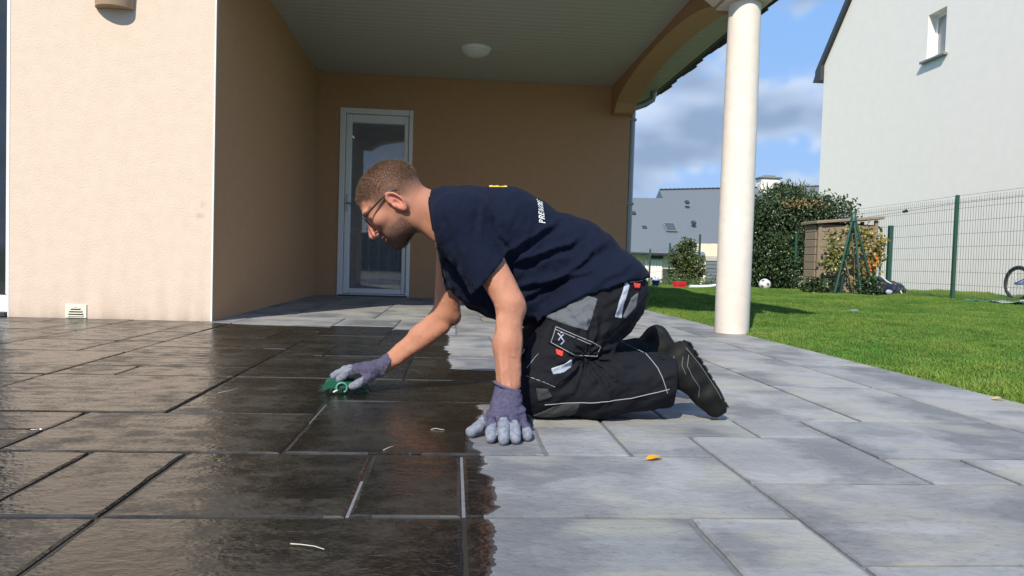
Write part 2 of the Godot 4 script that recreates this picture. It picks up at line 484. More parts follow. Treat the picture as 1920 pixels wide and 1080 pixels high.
func stone_slab(t: Array, root: Node3D, r: RandomNumberGenerator) -> void:
	var g := 0.0036
	var x0 := gx(t[0]) + g; var x1 := gx(t[1]) - g
	var z1 := gz(t[2]) - g; var z0 := gz(t[3]) + g   # z0 far, z1 near
	if t[1] == 10: x1 = 2.034
	var tilt := Vector2(r.randf_range(-1, 1), r.randf_range(-1, 1)) * 0.0011
	var lift := r.randf_range(-0.0008, 0.0008)
	var mid := Vector2((x0 + x1) * 0.5, (z0 + z1) * 0.5)
	var off := Vector2(r.randf(), r.randf()); var fl := Vector2(-1.0 if r.randf() < 0.5 else 1.0, -1.0 if r.randf() < 0.5 else 1.0)
	var tone := r.randf_range(0.86, 1.10)
	var tint := Color(tone * r.randf_range(0.98, 1.02), tone, tone * r.randf_range(0.98, 1.03))
	var nz := r.randf() * 100.0
	# worn outline: the arris wanders a millimetre or two
	var outer := PackedVector2Array(); var inner := PackedVector2Array()
	var cs := [Vector2(x0, z1), Vector2(x1, z1), Vector2(x1, z0), Vector2(x0, z0)]
	var near := z1 > -4.5
	for e in 4:
		var a: Vector2 = cs[e]; var b: Vector2 = cs[(e + 1) % 4]
		var inw := Vector2(-(b - a).y, (b - a).x).normalized() * -1.0
		if (mid - a).dot(inw) < 0: inw = -inw
		var n := maxi(2, int(a.distance_to(b) / 0.035)) if near else 2
		for k in n:
			var p := a.lerp(b, float(k) / n)
			var w := grain.get_noise_3d(p.x * 9.0, p.y * 9.0, nz)
			var corner := (mid - p).normalized() * 0.0030 if k == 0 else inw * 0.0
			outer.append(p + inw * (0.0008 + w * 0.0022) + corner * 0.6)
			inner.append(p + inw * (0.0068 + w * 0.0040) + corner * 1.6)
	var height := func(p: Vector2) -> float: return lift + (p - mid).dot(tilt)
	var surf := [begin(), begin(), begin()]; var filled := [false, false, false]
	var emit := func(which: int, p: Array, shade := 1.0) -> void:
		var s: SurfaceTool = surf[which]
		filled[which] = true
		var order := [0, 2, 1] if p.size() == 3 else [0, 2, 1, 0, 3, 2]
		for i in order:
			s.set_color(tint * shade)
			s.set_uv((Vector2(p[i].x, p[i].z) * 0.5 * fl) + off)
			s.add_vertex(p[i])
	var faces := [[], [], []]
	var box := Rect2(x0, z0, x1 - x0, z1 - z0)
	var state := 0
	var inside := 0
	for p in outer:
		if Geometry2D.is_point_in_polygon(p, wet_area): inside += 1
	if x1 < -0.12 and z1 > -4.3 and inside * 2 > outer.size(): state = 1
	elif inside == outer.size() and not (x1 > -0.1 and z1 > -4.0 and z0 < -4.0): state = 1
	elif inside == 0: state = 0
	else: state = 2
	if state == 2:
		faces[1] = Geometry2D.intersect_polygons(inner, wet_area)
		for q in Geometry2D.clip_polygons(inner, wet_area):
			if absf(area(q)) < 0.00012: continue
			faces[2].append_array(Geometry2D.intersect_polygons(q, damp_area))
			faces[0].append_array(Geometry2D.clip_polygons(q, damp_area))
		for w in 3: faces[w] = faces[w].filter(func(q): return absf(area(q)) > 0.000002 and not Geometry2D.is_polygon_clockwise(q))
	else: faces[state] = [inner]
	for w in 3:
		for poly in faces[w]:
			var idx := Geometry2D.triangulate_polygon(poly)
			for i in range(0, idx.size(), 3):
				var p := [poly[idx[i]], poly[idx[i + 1]], poly[idx[i + 2]]]
				if (p[1] - p[0]).cross(p[2] - p[0]) > 0: p.reverse()
				emit.call(w, p.map(func(q): return Vector3(q.x, height.call(q), q.y)))
	for i in outer.size():
		var j := (i + 1) % outer.size()
		var pieces := 6 if state == 2 else 1
		for k in pieces:
			var f0 := float(k) / pieces; var f1 := float(k + 1) / pieces
			var a := outer[i].lerp(outer[j], f0); var b := outer[i].lerp(outer[j], f1)
			var c := inner[i].lerp(inner[j], f1); var d := inner[i].lerp(inner[j], f0)
			var w := state if state < 2 else int(Geometry2D.is_point_in_polygon((a + b) * 0.5, wet_area))
			# grout left on the arris: grey on dry slabs, here and there still pale where the sealer ran off
			var bare := false
			if w == 1 and absf(a.y - z1) < 0.004 and absf(b.y - z1) < 0.004 and a.x > -0.95:
				bare = grain.get_noise_2d(a.x * 1.6 + 7.0, z1 * 3.0) + 0.25 * grain.get_noise_2d(a.x * 17.0, z1 * 9.0) > 0.02
			if bare: w = 0
			var ya: float = height.call(a) - 0.0022; var yb: float = height.call(b) - 0.0022
			emit.call(w, [Vector3(a.x, ya, a.y), Vector3(b.x, yb, b.y), Vector3(c.x, height.call(c), c.y), Vector3(d.x, height.call(d), d.y)], (0.17 + 0.16 * absf(grain.get_noise_2d(a.x * 9.0, z1))) if bare else 0.86)
			emit.call(w, [Vector3(a.x, -0.02, a.y), Vector3(b.x, -0.02, b.y), Vector3(b.x, yb, b.y), Vector3(a.x, ya, a.y)], (0.17 + 0.16 * absf(grain.get_noise_2d(a.x * 9.0, z1))) if bare else 0.86)
	var mesh := ArrayMesh.new()
	var mats := [M.dry, M.wet, M.damp]
	for w in 3:
		if not filled[w]: continue
		surf[w].generate_normals(); surf[w].generate_tangents()
		surf[w].commit(mesh)
		mesh.surface_set_material(mesh.get_surface_count() - 1, mats[w])
	put("stone_slab", mesh, null, root)

# ---------------------------------------------------------------- peach house
func build_house() -> void:
	var h := thing("peach_house", "peach rendered house with a covered porch on a round column", "house")
	# front block with a big window at its left
	box_part("front_wall", Vector3(-2.86, -0.1, -5.06), Vector3(-1.803, 3.1, -4.864), M.peach, h)
	var s := begin(); s.set_smooth_group(1)
	# its rendered face, splashed with dirt along the foot
	var nx := 90; var ny := 150
	for i in nx:
		for j in ny:
			for e in [[0, 0], [1, 1], [1, 0], [0, 0], [0, 1], [1, 1]]:
				var x: float = lerpf(-2.86, -1.586, (i + e[0]) / float(nx)); var y: float = lerpf(-0.05, 1.0, pow((j + e[1]) / float(ny), 1.6)) if j + e[1] < ny else 3.1
				var streak := clampf(0.5 + grain.get_noise_2d(x * 9.0, y * 0.9) * 1.3, 0.0, 1.0)
				var dirt := exp(-y / 0.035) * 0.22 + exp(-y / 0.16) * 0.16 * streak
				dirt += 0.16 * smoothstep(0.030, 0.018, Vector2((x + 1.668) * 0.9, (y - 0.692) * 1.5).length()) + 0.12 * smoothstep(0.02, 0.008, Vector2(x + 1.655, (y - 0.77) * 0.6).length())
				dirt += 0.10 * smoothstep(0.012, 0.004, Vector2(x + 2.585, y - 0.03).length())
				s.set_color(Color(1.0, 0.985, 0.96) * (1.0 - clampf(dirt, 0.0, 0.6)))
				s.add_vertex(Vector3(x, y, -4.86))
	part("rendered_face", s, M.peach, h)
	box_part("front_wall", Vector3(-7.0, -0.1, -5.06), Vector3(-4.9, 3.1, -4.86), M.peach, h)
	box_part("front_wall", Vector3(-4.9, 2.35, -5.06), Vector3(-2.86, 3.1, -4.86), M.peach, h)
	# side of the recess, very slightly out of square
	s = begin()
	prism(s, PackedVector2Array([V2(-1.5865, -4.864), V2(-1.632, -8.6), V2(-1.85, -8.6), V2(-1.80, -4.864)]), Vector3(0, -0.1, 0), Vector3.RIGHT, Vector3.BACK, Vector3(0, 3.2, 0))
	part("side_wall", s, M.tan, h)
	s = begin(); tube(s, [Vector3(-1.585, 0.0, -4.861), Vector3(-1.585, 3.1, -4.861)], 0.0055, 0.0055, 8)
	part("corner_bead", s, M.bead, h)
	s = begin(); tube(s, [Vector3(-2.859, 0.0, -4.861), Vector3(-2.859, 2.35, -4.861)], 0.0055, 0.0055, 8)
	part("corner_bead", s, M.bead, h)
	# back wall round the door
	var z := -8.6
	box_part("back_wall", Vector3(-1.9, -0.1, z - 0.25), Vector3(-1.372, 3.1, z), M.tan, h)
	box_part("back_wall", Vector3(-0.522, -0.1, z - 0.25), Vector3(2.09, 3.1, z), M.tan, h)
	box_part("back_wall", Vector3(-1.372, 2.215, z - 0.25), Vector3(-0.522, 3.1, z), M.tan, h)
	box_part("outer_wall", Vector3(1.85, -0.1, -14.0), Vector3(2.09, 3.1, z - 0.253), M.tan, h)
	# door
	var d := Node3D.new(); d.name = "door"; h.add_child(d)
	var zf := z - 0.02
	var fx0 := -1.372; var fx1 := -0.522
	s = begin()
	bx(s, Vector3(fx0, 0.0, zf - 0.07), Vector3(fx0 + 0.065, 2.215, zf + 0.035), 0.006)
	bx(s, Vector3(fx1 - 0.045, 0.0, zf - 0.07), Vector3(fx1, 2.215, zf + 0.035), 0.006)
	bx(s, Vector3(fx0 + 0.066, 2.15, zf - 0.07), Vector3(fx1 - 0.046, 2.215, zf + 0.035), 0.006)
	bx(s, Vector3(fx0 + 0.066, 0.0, zf - 0.07), Vector3(fx1 - 0.046, 0.025, zf + 0.03), 0.004)
	part("frame", s, M.pvc, d)
	s = begin()
	bx(s, Vector3(fx0 + 0.070, 0.03, zf - 0.06), Vector3(fx0 + 0.135, 2.145, zf + 0.012), 0.008)
	bx(s, Vector3(fx1 - 0.10, 0.03, zf - 0.06), Vector3(fx1 - 0.050, 2.145, zf + 0.012), 0.008)
	bx(s, Vector3(fx0 + 0.136, 2.05, zf - 0.06), Vector3(fx1 - 0.101, 2.145, zf + 0.012), 0.008)
	bx(s, Vector3(fx0 + 0.136, 0.03, zf - 0.06), Vector3(fx1 - 0.101, 0.09, zf + 0.012), 0.008)
	part("leaf_frame", s, M.pvc, d)
	box_part("pane", Vector3(fx0 + 0.13, 0.085, zf - 0.03), Vector3(fx1 - 0.095, 2.055, zf - 0.024), M.pane, d)
	box_part("pane", Vector3(fx0 + 0.13, 0.085, zf - 0.050), Vector3(fx1 - 0.095, 2.055, zf - 0.046), M.pane, d)
	s = begin(); bx(s, Vector3(fx0 + 0.088, 1.0, zf + 0.013), Vector3(fx0 + 0.112, 1.2, zf + 0.022), 0.003)
	tube(s, [Vector3(fx0 + 0.10, 1.095, zf + 0.02), Vector3(fx0 + 0.10, 1.095, zf + 0.055), Vector3(fx0 + 0.20, 1.09, zf + 0.06)], 0.009, 0.008, 8)
	part("handle", s, M.metal, d)
	box_part("threshold", Vector3(fx0 + 0.02, 0.0, zf + 0.032), Vector3(fx1 - 0.02, 0.016, zf + 0.075), M.dark_slate, d, 0.003)
	# room behind the door and the big window: floor, walls, white balusters
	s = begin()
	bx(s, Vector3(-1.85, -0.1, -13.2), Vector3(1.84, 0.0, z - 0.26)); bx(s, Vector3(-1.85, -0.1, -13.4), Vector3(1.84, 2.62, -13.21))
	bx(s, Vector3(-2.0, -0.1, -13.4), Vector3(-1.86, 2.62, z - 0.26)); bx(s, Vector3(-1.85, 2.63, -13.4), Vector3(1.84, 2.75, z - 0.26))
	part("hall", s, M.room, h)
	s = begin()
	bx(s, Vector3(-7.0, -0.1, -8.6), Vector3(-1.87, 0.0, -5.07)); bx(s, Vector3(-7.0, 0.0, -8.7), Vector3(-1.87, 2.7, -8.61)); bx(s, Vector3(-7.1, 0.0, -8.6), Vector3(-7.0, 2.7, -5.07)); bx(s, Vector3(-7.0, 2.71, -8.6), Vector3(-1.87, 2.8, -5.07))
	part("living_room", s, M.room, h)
	for k in 5:
		box_part("baluster", Vector3(-1.50 + k * 0.155, 0.06, -11.42), Vector3(-1.478 + k * 0.155, 0.86, -11.40), M.pvc, h)
	box_part("hand_rail", Vector3(-1.8, 0.862, -11.44), Vector3(-0.6, 0.90, -11.38), M.pvc, h, 0.005)
	# window at the left edge
	var w := Node3D.new(); w.name = "window"; h.add_child(w)
	s = begin()
	bx(s, Vector3(-4.9, 0.0, -4.99), Vector3(-2.868, 0.135, -4.90), 0.008); bx(s, Vector3(-4.9, 2.24, -4.99), Vector3(-2.868, 2.35, -4.90), 0.008)
	bx(s, Vector3(-2.905, 0.136, -4.99), Vector3(-2.868, 2.239, -4.90), 0.008); bx(s, Vector3(-4.9, 0.136, -4.99), Vector3(-4.82, 2.239, -4.90), 0.008)
	part("frame", s, M.white_pvc, w)
	box_part("pane", Vector3(-4.83, 0.13, -4.96), Vector3(-2.90, 2.245, -4.944), M.dark_pane, w)
	box_part("sill", Vector3(-4.9, 0.0, -4.898), Vector3(-2.868, 0.03, -4.84), M.dark_slate, w, 0.004)
	# column, beams on arches, soffit
	s = begin()
	lathe(s, Vector3(1.965, 0.0, -4.88), [V2(0.0, 0.0), V2(0.117, 0.0), V2(0.1185, 0.004), V2(0.1175, 0.8), V2(0.113, 1.7), V2(0.108, 2.285)], 48)
	part("column", s, M.column, h)
	s = begin(); bx(s, Vector3(1.81, 2.287, -5.03), Vector3(2.125, 2.36, -4.735), 0.006)
	part("capital", s, M.peach, h)
	# front beam: flat arch between the front block and the column
	s = begin()
	var arch := PackedVector2Array([V2(-1.583, 3.1), V2(-1.583, 2.30)])
	for k in 25:
		var f := k / 24.0
		arch.append(V2(lerpf(-1.45, 1.79, f), 2.30 + 0.24 * sqrt(maxf(0.0, 1.0 - pow(2.0 * f - 1.0, 2.0)))))
	arch.append(V2(1.808, 2.362)); arch.append(V2(2.10, 2.362)); arch.append(V2(2.10, 3.1))
	prism(s, arch, Vector3(0, 0, -5.01), Vector3.RIGHT, Vector3.UP, Vector3(0, 0, 0.25))
	part("front_beam", s, M.peach, h)
	# side beam: arch from the column back to the house
	s = begin()
	arch = PackedVector2Array([V2(-8.598, 3.1), V2(-8.598, 2.27)])
	for k in 33:
		var f := k / 32.0
		arch.append(V2(lerpf(-8.42, -5.06, f), 2.27 + 0.27 * pow(maxf(0.0, 1.0 - pow(absf(2.0 * f - 1.0), 2.2)), 0.55)))
	arch.append(V2(-5.032, 2.365)); arch.append(V2(-5.013, 2.365)); arch.append(V2(-5.013, 3.1))
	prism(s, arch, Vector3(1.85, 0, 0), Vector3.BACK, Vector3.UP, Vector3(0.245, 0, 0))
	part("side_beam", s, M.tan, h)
	# soffit boards under the porch, run along x; joined, each a few pixels
	s = begin()
	var zb := -8.598
	while zb < -5.02:
		bx(s, Vector3(-1.63, 2.61, zb + 0.003), Vector3(1.849, 2.622, minf(zb + 0.097, -5.014)), 0.004)
		zb += 0.1
	var cl := part("porch_ceiling", s, M.soffit, h); cl.set_meta("kind", "stuff")
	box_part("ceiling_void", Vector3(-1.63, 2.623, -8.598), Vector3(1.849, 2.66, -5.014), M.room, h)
	# eave soffit and roof on the right side
	s = begin()
	zb = -14.0
	while zb < -4.4:
		bx(s, Vector3(2.097, 2.60, zb + 0.003), Vector3(2.42, 2.612, zb + 0.097), 0.004)
		zb += 0.1
	var es := part("eave_soffit", s, M.soffit, h); es.set_meta("kind", "stuff")
	s = begin()
	prism(s, PackedVector2Array([V2(2.425, 2.60), V2(2.425, 2.70), V2(-2.2, 6.3), V2(-6.8, 2.70), V2(-6.8, 2.60), V2(-2.2, 6.12)]), Vector3(0, 0, -14.0), Vector3.RIGHT, Vector3.UP, Vector3(0, 0, 9.65))
	prism(s, PackedVector2Array([V2(2.426, 2.595), V2(2.446, 2.595), V2(2.446, 2.72), V2(2.426, 2.72)]), Vector3(0, 0, -14.0), Vector3.RIGHT, Vector3.UP, Vector3(0, 0, 9.65))
	var rf := part("roof", s, M.dark_slate, h)
	s = begin(); prism(s, PackedVector2Array([V2(1.8, 3.102), V2(-2.2, 6.05), V2(-6.2, 3.102)]), Vector3(0, 0, -5.05), Vector3.RIGHT, Vector3.UP, Vector3(0, 0, 0.2))
	part("gable", s, M.peach, h)
	zb = -9.6
	while zb < -4.4:
		var t := Transform3D(Basis(Vector3.BACK, -0.66), Vector3(2.45, 2.71, zb)) * Transform3D(Basis(Vector3.UP, 0.03), Vector3.ZERO)
		s = begin(); bx(s, Vector3(-0.34, 0.0, 0.004), Vector3(0.125 + 0.012 * sin(zb * 7.0), 0.016, 0.216), 0.003, t)
		part("slate", s, M.dark_slate, rf)
		zb += 0.22
	# half-round gutter end and the swan neck down to the wall
	s = begin()
	tube(s, [Vector3(2.36, 2.70, -8.66), Vector3(2.385, 2.58, -8.66), Vector3(2.37, 2.50, -8.66), Vector3(2.28, 2.44, -8.66), Vector3(2.14, 2.385, -8.66), Vector3(2.115, 2.33, -8.66)], 0.042, 0.040, 12)
	part("gutter_elbow", s, M.zinc, h)
	s = begin(); tube(s, [Vector3(2.128, 2.36, -8.655), Vector3(2.128, -0.05, -8.655)], 0.040, 0.040, 12)
	for yy in [2.22, 1.2, 0.3]: bx(s, Vector3(2.083, yy, -8.70), Vector3(2.173, yy + 0.03, -8.61), 0.004)
	part("downpipe", s, M.zinc, h)
	# fittings that hang on the house
	var v := thing("air_vent", "small cream square wall vent with a half round grille at floor level", "vent", Vector3(-2.438, 0.0, -4.858))
	s = begin(); bx(s, Vector3(-0.066, 0.002, 0.0), Vector3(0.066, 0.092, 0.006), 0.002)
	part("plate", s, mat(lin(0.78, 0.76, 0.62), 0.4), v)
	s = begin(); var half := PackedVector2Array()
	for k in 17: half.append(V2(cos(PI * k / 16.0) * 0.047, 0.012 + sin(PI * k / 16.0) * 0.062))
	prism(s, half, Vector3(0, 0, 0.0065), Vector3.RIGHT, Vector3.UP, Vector3(0, 0, 0.001))
	part("grille_opening", s, mat(lin(0.03, 0.03, 0.03), 0.9), v)
	for k in 4:
		var wd: float = [0.047, 0.046, 0.041, 0.028][k]
		s = begin(); bx(s, Vector3(-wd, 0.013 + k * 0.0165, 0.0078), Vector3(wd, 0.021 + k * 0.0165, 0.012), 0.001)
		part("slat", s, mat(lin(0.78, 0.76, 0.62), 0.4), v)
	var lamp := thing("ceiling_lamp", "round frosted ceiling lamp, unlit, under the porch", "lamp", Vector3(0.165, 2.609, -7.33))
	s = begin(); lathe(s, Vector3.ZERO, [V2(0.155, -0.028), V2(0.160, -0.020), V2(0.160, 0.0)], 40)
	part("base_ring", s, M.pvc, lamp)
	s = begin(); lathe(s, Vector3.ZERO, [V2(0.0, -0.085), V2(0.06, -0.080), V2(0.105, -0.066), V2(0.14, -0.042), V2(0.152, -0.027)], 40)
	part("glass_bowl", s, mat(lin(0.62, 0.64, 0.60), 0.35), lamp)
	var wl := thing("wall_lamp", "half round terracotta wall lamp at the top of the peach wall", "lamp", Vector3(-2.215, 2.0, -4.859))
	s = begin()
	for k in 12:
		var a0 := PI * k / 12.0; var a1 := PI * (k + 1) / 12.0
		var p0 := Vector3(cos(a0) * 0.118, 0, sin(a0) * 0.10); var p1 := Vector3(cos(a1) * 0.118, 0, sin(a1) * 0.10)
		var q0 := Vector3(cos(a0) * 0.122, 0.17, sin(a0) * 0.12); var q1 := Vector3(cos(a1) * 0.122, 0.17, sin(a1) * 0.12)
		s.set_smooth_group(1); quad(s, p1, p0, q0, q1)
		s.set_smooth_group(-1); tri(s, Vector3(0, 0, 0.001), p0, p1)
	part("shade", s, mat(lin(0.34, 0.24, 0.16), 0.8), wl)
	s = begin(); bx(s, Vector3(-0.05, 0.03, 0.0), Vector3(0.05, 0.14, 0.02), 0.004); part("bracket", s, M.metal, wl)

# ---------------------------------------------------------------- white house at the right
func build_white_house() -> void:
	var h := thing("white_house", "tall white rendered gable house beyond the wire fence", "house")
	var X := 10.8
	var zc := -20.6; var eave := 6.6; var zr := -16.6
	# window hole z -15.92..-15.30, y 5.43..6.47
	var pitch := 1.04
	var top := func(z: float) -> float: return eave + pitch * (4.0 - absf(z - zr))
	var s := begin()
	var wall := func(z0: float, z1: float, y0: float, y1a: float, y1b: float) -> void:
		prism(s, PackedVector2Array([V2(z0, y0), V2(z1, y0), V2(z1, y1b), V2(z0, y1a)]), Vector3(X, 0, 0), Vector3.BACK, Vector3.UP, Vector3(0.3, 0, 0))
	wall.call(zc, zr, -0.6, top.call(zc), top.call(zr))
	wall.call(zr, -15.92, -0.6, top.call(zr), top.call(-15.92))
	wall.call(-15.92, -15.30, -0.6, 5.43, 5.43)
	wall.call(-15.92, -15.30, 6.47, top.call(-15.92), top.call(-15.30))
	wall.call(-15.30, -12.6, -0.6, top.call(-15.30), top.call(-12.6))
	part("gable_wall", s, M.white_render, h)
	box_part("long_wall", Vector3(X + 0.003, -0.6, -20.6), Vector3(19.0, eave, -20.3), M.white_render, h)
	s = begin(); bx(s, Vector3(X + 0.003, -0.6, -12.9), Vector3(19.0, eave, -12.597))
	part("long_wall", s, M.white_render, h)
	s = begin()
	for sg in [-1.0, 1.0]:
		var e: float = zr + sg * 4.35
		var ye := eave - pitch * 0.35
		var poly := PackedVector2Array([V2(e, ye), V2(zr, eave + 4.0 * pitch), V2(zr, eave + 4.0 * pitch + 0.26), V2(e, ye + 0.26)])
		prism(s, poly, Vector3(X - 0.10, 0.005, 0), Vector3.BACK, Vector3.UP, Vector3(8.4, 0, 0))
	part("roof", s, M.dark_slate, h)
	s = begin(); prism(s, PackedVector2Array([V2(-21.05, 6.18), V2(-20.602, 6.16), V2(-20.602, 6.60), V2(-20.95, 6.34)]), Vector3(X - 0.11, 0, 0), Vector3.BACK, Vector3.UP, Vector3(8.4, 0, 0))
	part("fascia", s, M.dark_slate, h)
	var w := Node3D.new(); w.name = "window"; h.add_child(w)
	s = begin()
	var xw := X + 0.19
	bx(s, Vector3(xw, 5.43, -15.92), Vector3(xw + 0.06, 5.50, -15.30), 0.004); bx(s, Vector3(xw, 6.40, -15.92), Vector3(xw + 0.06, 6.47, -15.30), 0.004)
	bx(s, Vector3(xw, 5.501, -15.92), Vector3(xw + 0.06, 6.399, -15.85), 0.004); bx(s, Vector3(xw, 5.501, -15.37), Vector3(xw + 0.06, 6.399, -15.30), 0.004)
	part("frame", s, M.white_pvc, w)
	box_part("pane", Vector3(xw + 0.02, 5.495, -15.855), Vector3(xw + 0.03, 6.405, -15.365), mat(lin(0.30, 0.34, 0.36), 0.05), w)
	box_part("sill", Vector3(X - 0.10, 5.37, -16.05), Vector3(X + 0.19, 5.428, -15.20), M.zinc, w, 0.01)
	# a shuttered dark interior, so that the house is closed
	box_part("inner_floor", Vector3(X + 0.31, 0.0, -20.29), Vector3(18.9, 0.1, -12.91), M.room, h)
	box_part("back_gable", Vector3(18.7, -0.6, -20.29), Vector3(19.0, eave, -12.91), M.white_render, h)

# ---------------------------------------------------------------- slate-roofed house far behind
func build_far_house() -> void:
	var h := thing("slate_roof_house", "low cream house with a wide grey slate roof behind the garden", "house")
	var s := begin()
	var zf := -32.0
	bx(s, Vector3(4.0, -2.0, zf - 8.0), Vector3(19.0, 1.16, zf - 0.35))
	part("wall", s, M.cream_render, h)
	# gable of the wing that stands forward at the right
	s = begin()
	prism(s, PackedVector2Array([V2(10.55, -2.0), V2(15.5, -2.0), V2(15.5, 1.64), V2(11.35, 1.64), V2(10.55, 1.10)]), Vector3(0, 0, zf - 0.6), Vector3.RIGHT, Vector3.UP, Vector3(0, 0, 0.55))
	part("wing_wall", s, M.cream_render, h)
	# roof: left slope lower than the right one, a step between
	s = begin()
	slope(s, 3.6, 10.62, 1.10, zf + 0.15, 3.84, zf - 4.0, 4.02)
	slope(s, 10.62, 19.4, 1.62, zf - 0.60, 4.52, zf - 4.75, 5.05)
	slope(s, 3.6, 19.4, -1.9, zf - 12.2, 3.98, zf - 4.0, 3.98)
	prism(s, PackedVector2Array([V2(zf - 3.9, 3.86), V2(zf - 4.1, 3.86), V2(zf - 8.0, 2.4), V2(zf - 4.75, 4.52)]), Vector3(10.60, 0, 0), Vector3.BACK, Vector3.UP, Vector3(0.019, 0, 0))
	slope(s, 10.62, 11.45, 1.10, zf + 0.15, 1.62, zf - 0.6, 1.62)
	var rf := part("roof", s, M.slate, h)
	s = begin(); bx(s, Vector3(3.6, 1.02, zf + 0.1), Vector3(10.6, 1.12, zf + 0.24), 0.02); bx(s, Vector3(11.46, 1.56, zf - 0.66), Vector3(19.4, 1.66, zf - 0.50), 0.02)
	part("gutter", s, M.dark_slate, h)
	s = begin()
	var k := 0
	while k < 38:
		bx(s, Vector3(10.62 + k * 0.23, 4.49 + k * 0.0137, zf - 4.83), Vector3(10.835 + k * 0.23, 4.58 + k * 0.0137, zf - 4.67), 0.03); k += 1
	part("ridge_tile", s, M.dark_slate, rf)
	# skylight lying on the slope
	var n := Vector3(0, 4.12, 2.83).normalized()
	var up := Vector3(0, 2.83, -4.12).normalized()
	var t := Transform3D(Basis(Vector3.RIGHT, up, Vector3.RIGHT.cross(up)), Vector3(10.30, 2.36, zf - 1.62))
	var sk := Node3D.new(); sk.name = "skylight"; rf.add_child(sk)
	s = begin(); bx(s, Vector3(-0.27, -0.36, 0.02), Vector3(-0.23, 0.36, 0.09), 0.01, t); bx(s, Vector3(0.23, -0.36, 0.02), Vector3(0.27, 0.36, 0.09), 0.01, t)
	bx(s, Vector3(-0.23, -0.36, 0.02), Vector3(0.23, -0.32, 0.09), 0.01, t); bx(s, Vector3(-0.23, 0.32, 0.02), Vector3(0.23, 0.36, 0.09), 0.01, t)
	part("frame", s, M.zinc, sk)
	s = begin(); bx(s, Vector3(-0.23, -0.32, 0.04), Vector3(0.23, 0.32, 0.05), 0.0, t); part("pane", s, mat(lin(0.06, 0.08, 0.10), 0.06), sk)
	for p in [Vector3(8.75, 3.05, zf - 2.7), Vector3(9.05, 2.30, zf - 1.7), Vector3(11.45, 2.62, zf - 1.7), Vector3(11.55, 3.72, zf - 3.1)]:
		s = begin(); bx(s, Vector3(-0.11, 0.0, -0.1), Vector3(0.11, 0.14, 0.16), 0.04, Transform3D(Basis(Vector3.RIGHT, 0.5), p)); part("roof_vent", s, M.dark_slate, rf)
	var ch := begin(); bx(ch, Vector3(15.9, 3.9, zf - 5.0), Vector3(16.9, 5.28, zf - 4.3), 0.02); part("chimney", ch, M.white_render, h)
	ch = begin(); bx(ch, Vector3(15.8, 5.282, zf - 5.1), Vector3(17.0, 5.38, zf - 4.2), 0.03); bx(ch, Vector3(16.1, 5.382, zf - 4.9), Vector3(16.7, 5.48, zf - 4.4), 0.03); part("chimney_cap", ch, M.zinc, h)
	# doors and shutters below the eave
	var zd := zf - 0.33
	s = begin()
	for q in 6: bx(s, Vector3(8.78 + q * 0.135, -1.6, zd), Vector3(8.905 + q * 0.135, 0.80, zd + 0.05), 0.012)
	part("white_door", s, M.white_pvc, h)
	box_part("opening", Vector3(9.62, -1.6, zd), Vector3(10.4, 0.42, zd + 0.02), mat(lin(0.05, 0.06, 0.07), 0.5), h)
	box_part("fanlight", Vector3(9.05, 0.86, zd), Vector3(9.62, 0.98, zd + 0.04), M.dark_slate, h)
	s = begin()
	for q in 14: bx(s, Vector3(11.55, -1.5 + q * 0.165, zf - 0.045), Vector3(13.2, -1.345 + q * 0.165, zf + 0.0), 0.02)
	part("grey_shutter", s, mat(lin(0.16, 0.19, 0.22), 0.5), h)
	box_part("shutter_box", Vector3(11.5, 0.82, zf - 0.045), Vector3(13.3, 1.04, zf + 0.03), mat(lin(0.45, 0.45, 0.40), 0.6), h, 0.02)

func slope(s: SurfaceTool, x0: float, x1: float, ye: float, ze: float, yr0: float, zr: float, yr1: float) -> void:
	s.set_smooth_group(-1)
	var a := Vector3(x0, ye, ze); var b := Vector3(x1, ye, ze); var c := Vector3(x1, yr1, zr); var d := Vector3(x0, yr0, zr)
	var w := Vector3(0, -0.08, 0)
	quad(s, a, b, c, d); quad(s, d + w, c + w, b + w, a + w)
	quad(s, a + w, b + w, b, a); quad(s, b + w, c + w, c, b); quad(s, c + w, d + w, d, c); quad(s, d + w, a + w, a, d)

# ---------------------------------------------------------------- plants
# a pointed leaf, bent along its rib; length along +y
func leaf_mesh(len: float, wide: float, clump: int, sd: int) -> Mesh:
	var r := RandomNumberGenerator.new(); r.seed = sd
	var s := begin()
	for k in clump:
		var b := Basis(Vector3(r.randf_range(-1, 1), r.randf_range(-1, 1), r.randf_range(-1, 1)).normalized(), r.randf() * TAU)
		var at := Vector3(r.randf_range(-1, 1), r.randf_range(-1, 1), r.randf_range(-1, 1)) * len * 0.9
		var p := [Vector3.ZERO, Vector3(-wide, len * 0.45, len * 0.08), Vector3(0, len * 0.5, -len * 0.06), Vector3(wide, len * 0.45, len * 0.08), Vector3(0, len, len * 0.12)]
		for i in 5: p[i] = at + b * p[i]
		tri(s, p[0], p[2], p[1]); tri(s, p[0], p[3], p[2]); tri(s, p[1], p[2], p[4]); tri(s, p[2], p[3], p[4])
	s.generate_normals()
	return s.commit()

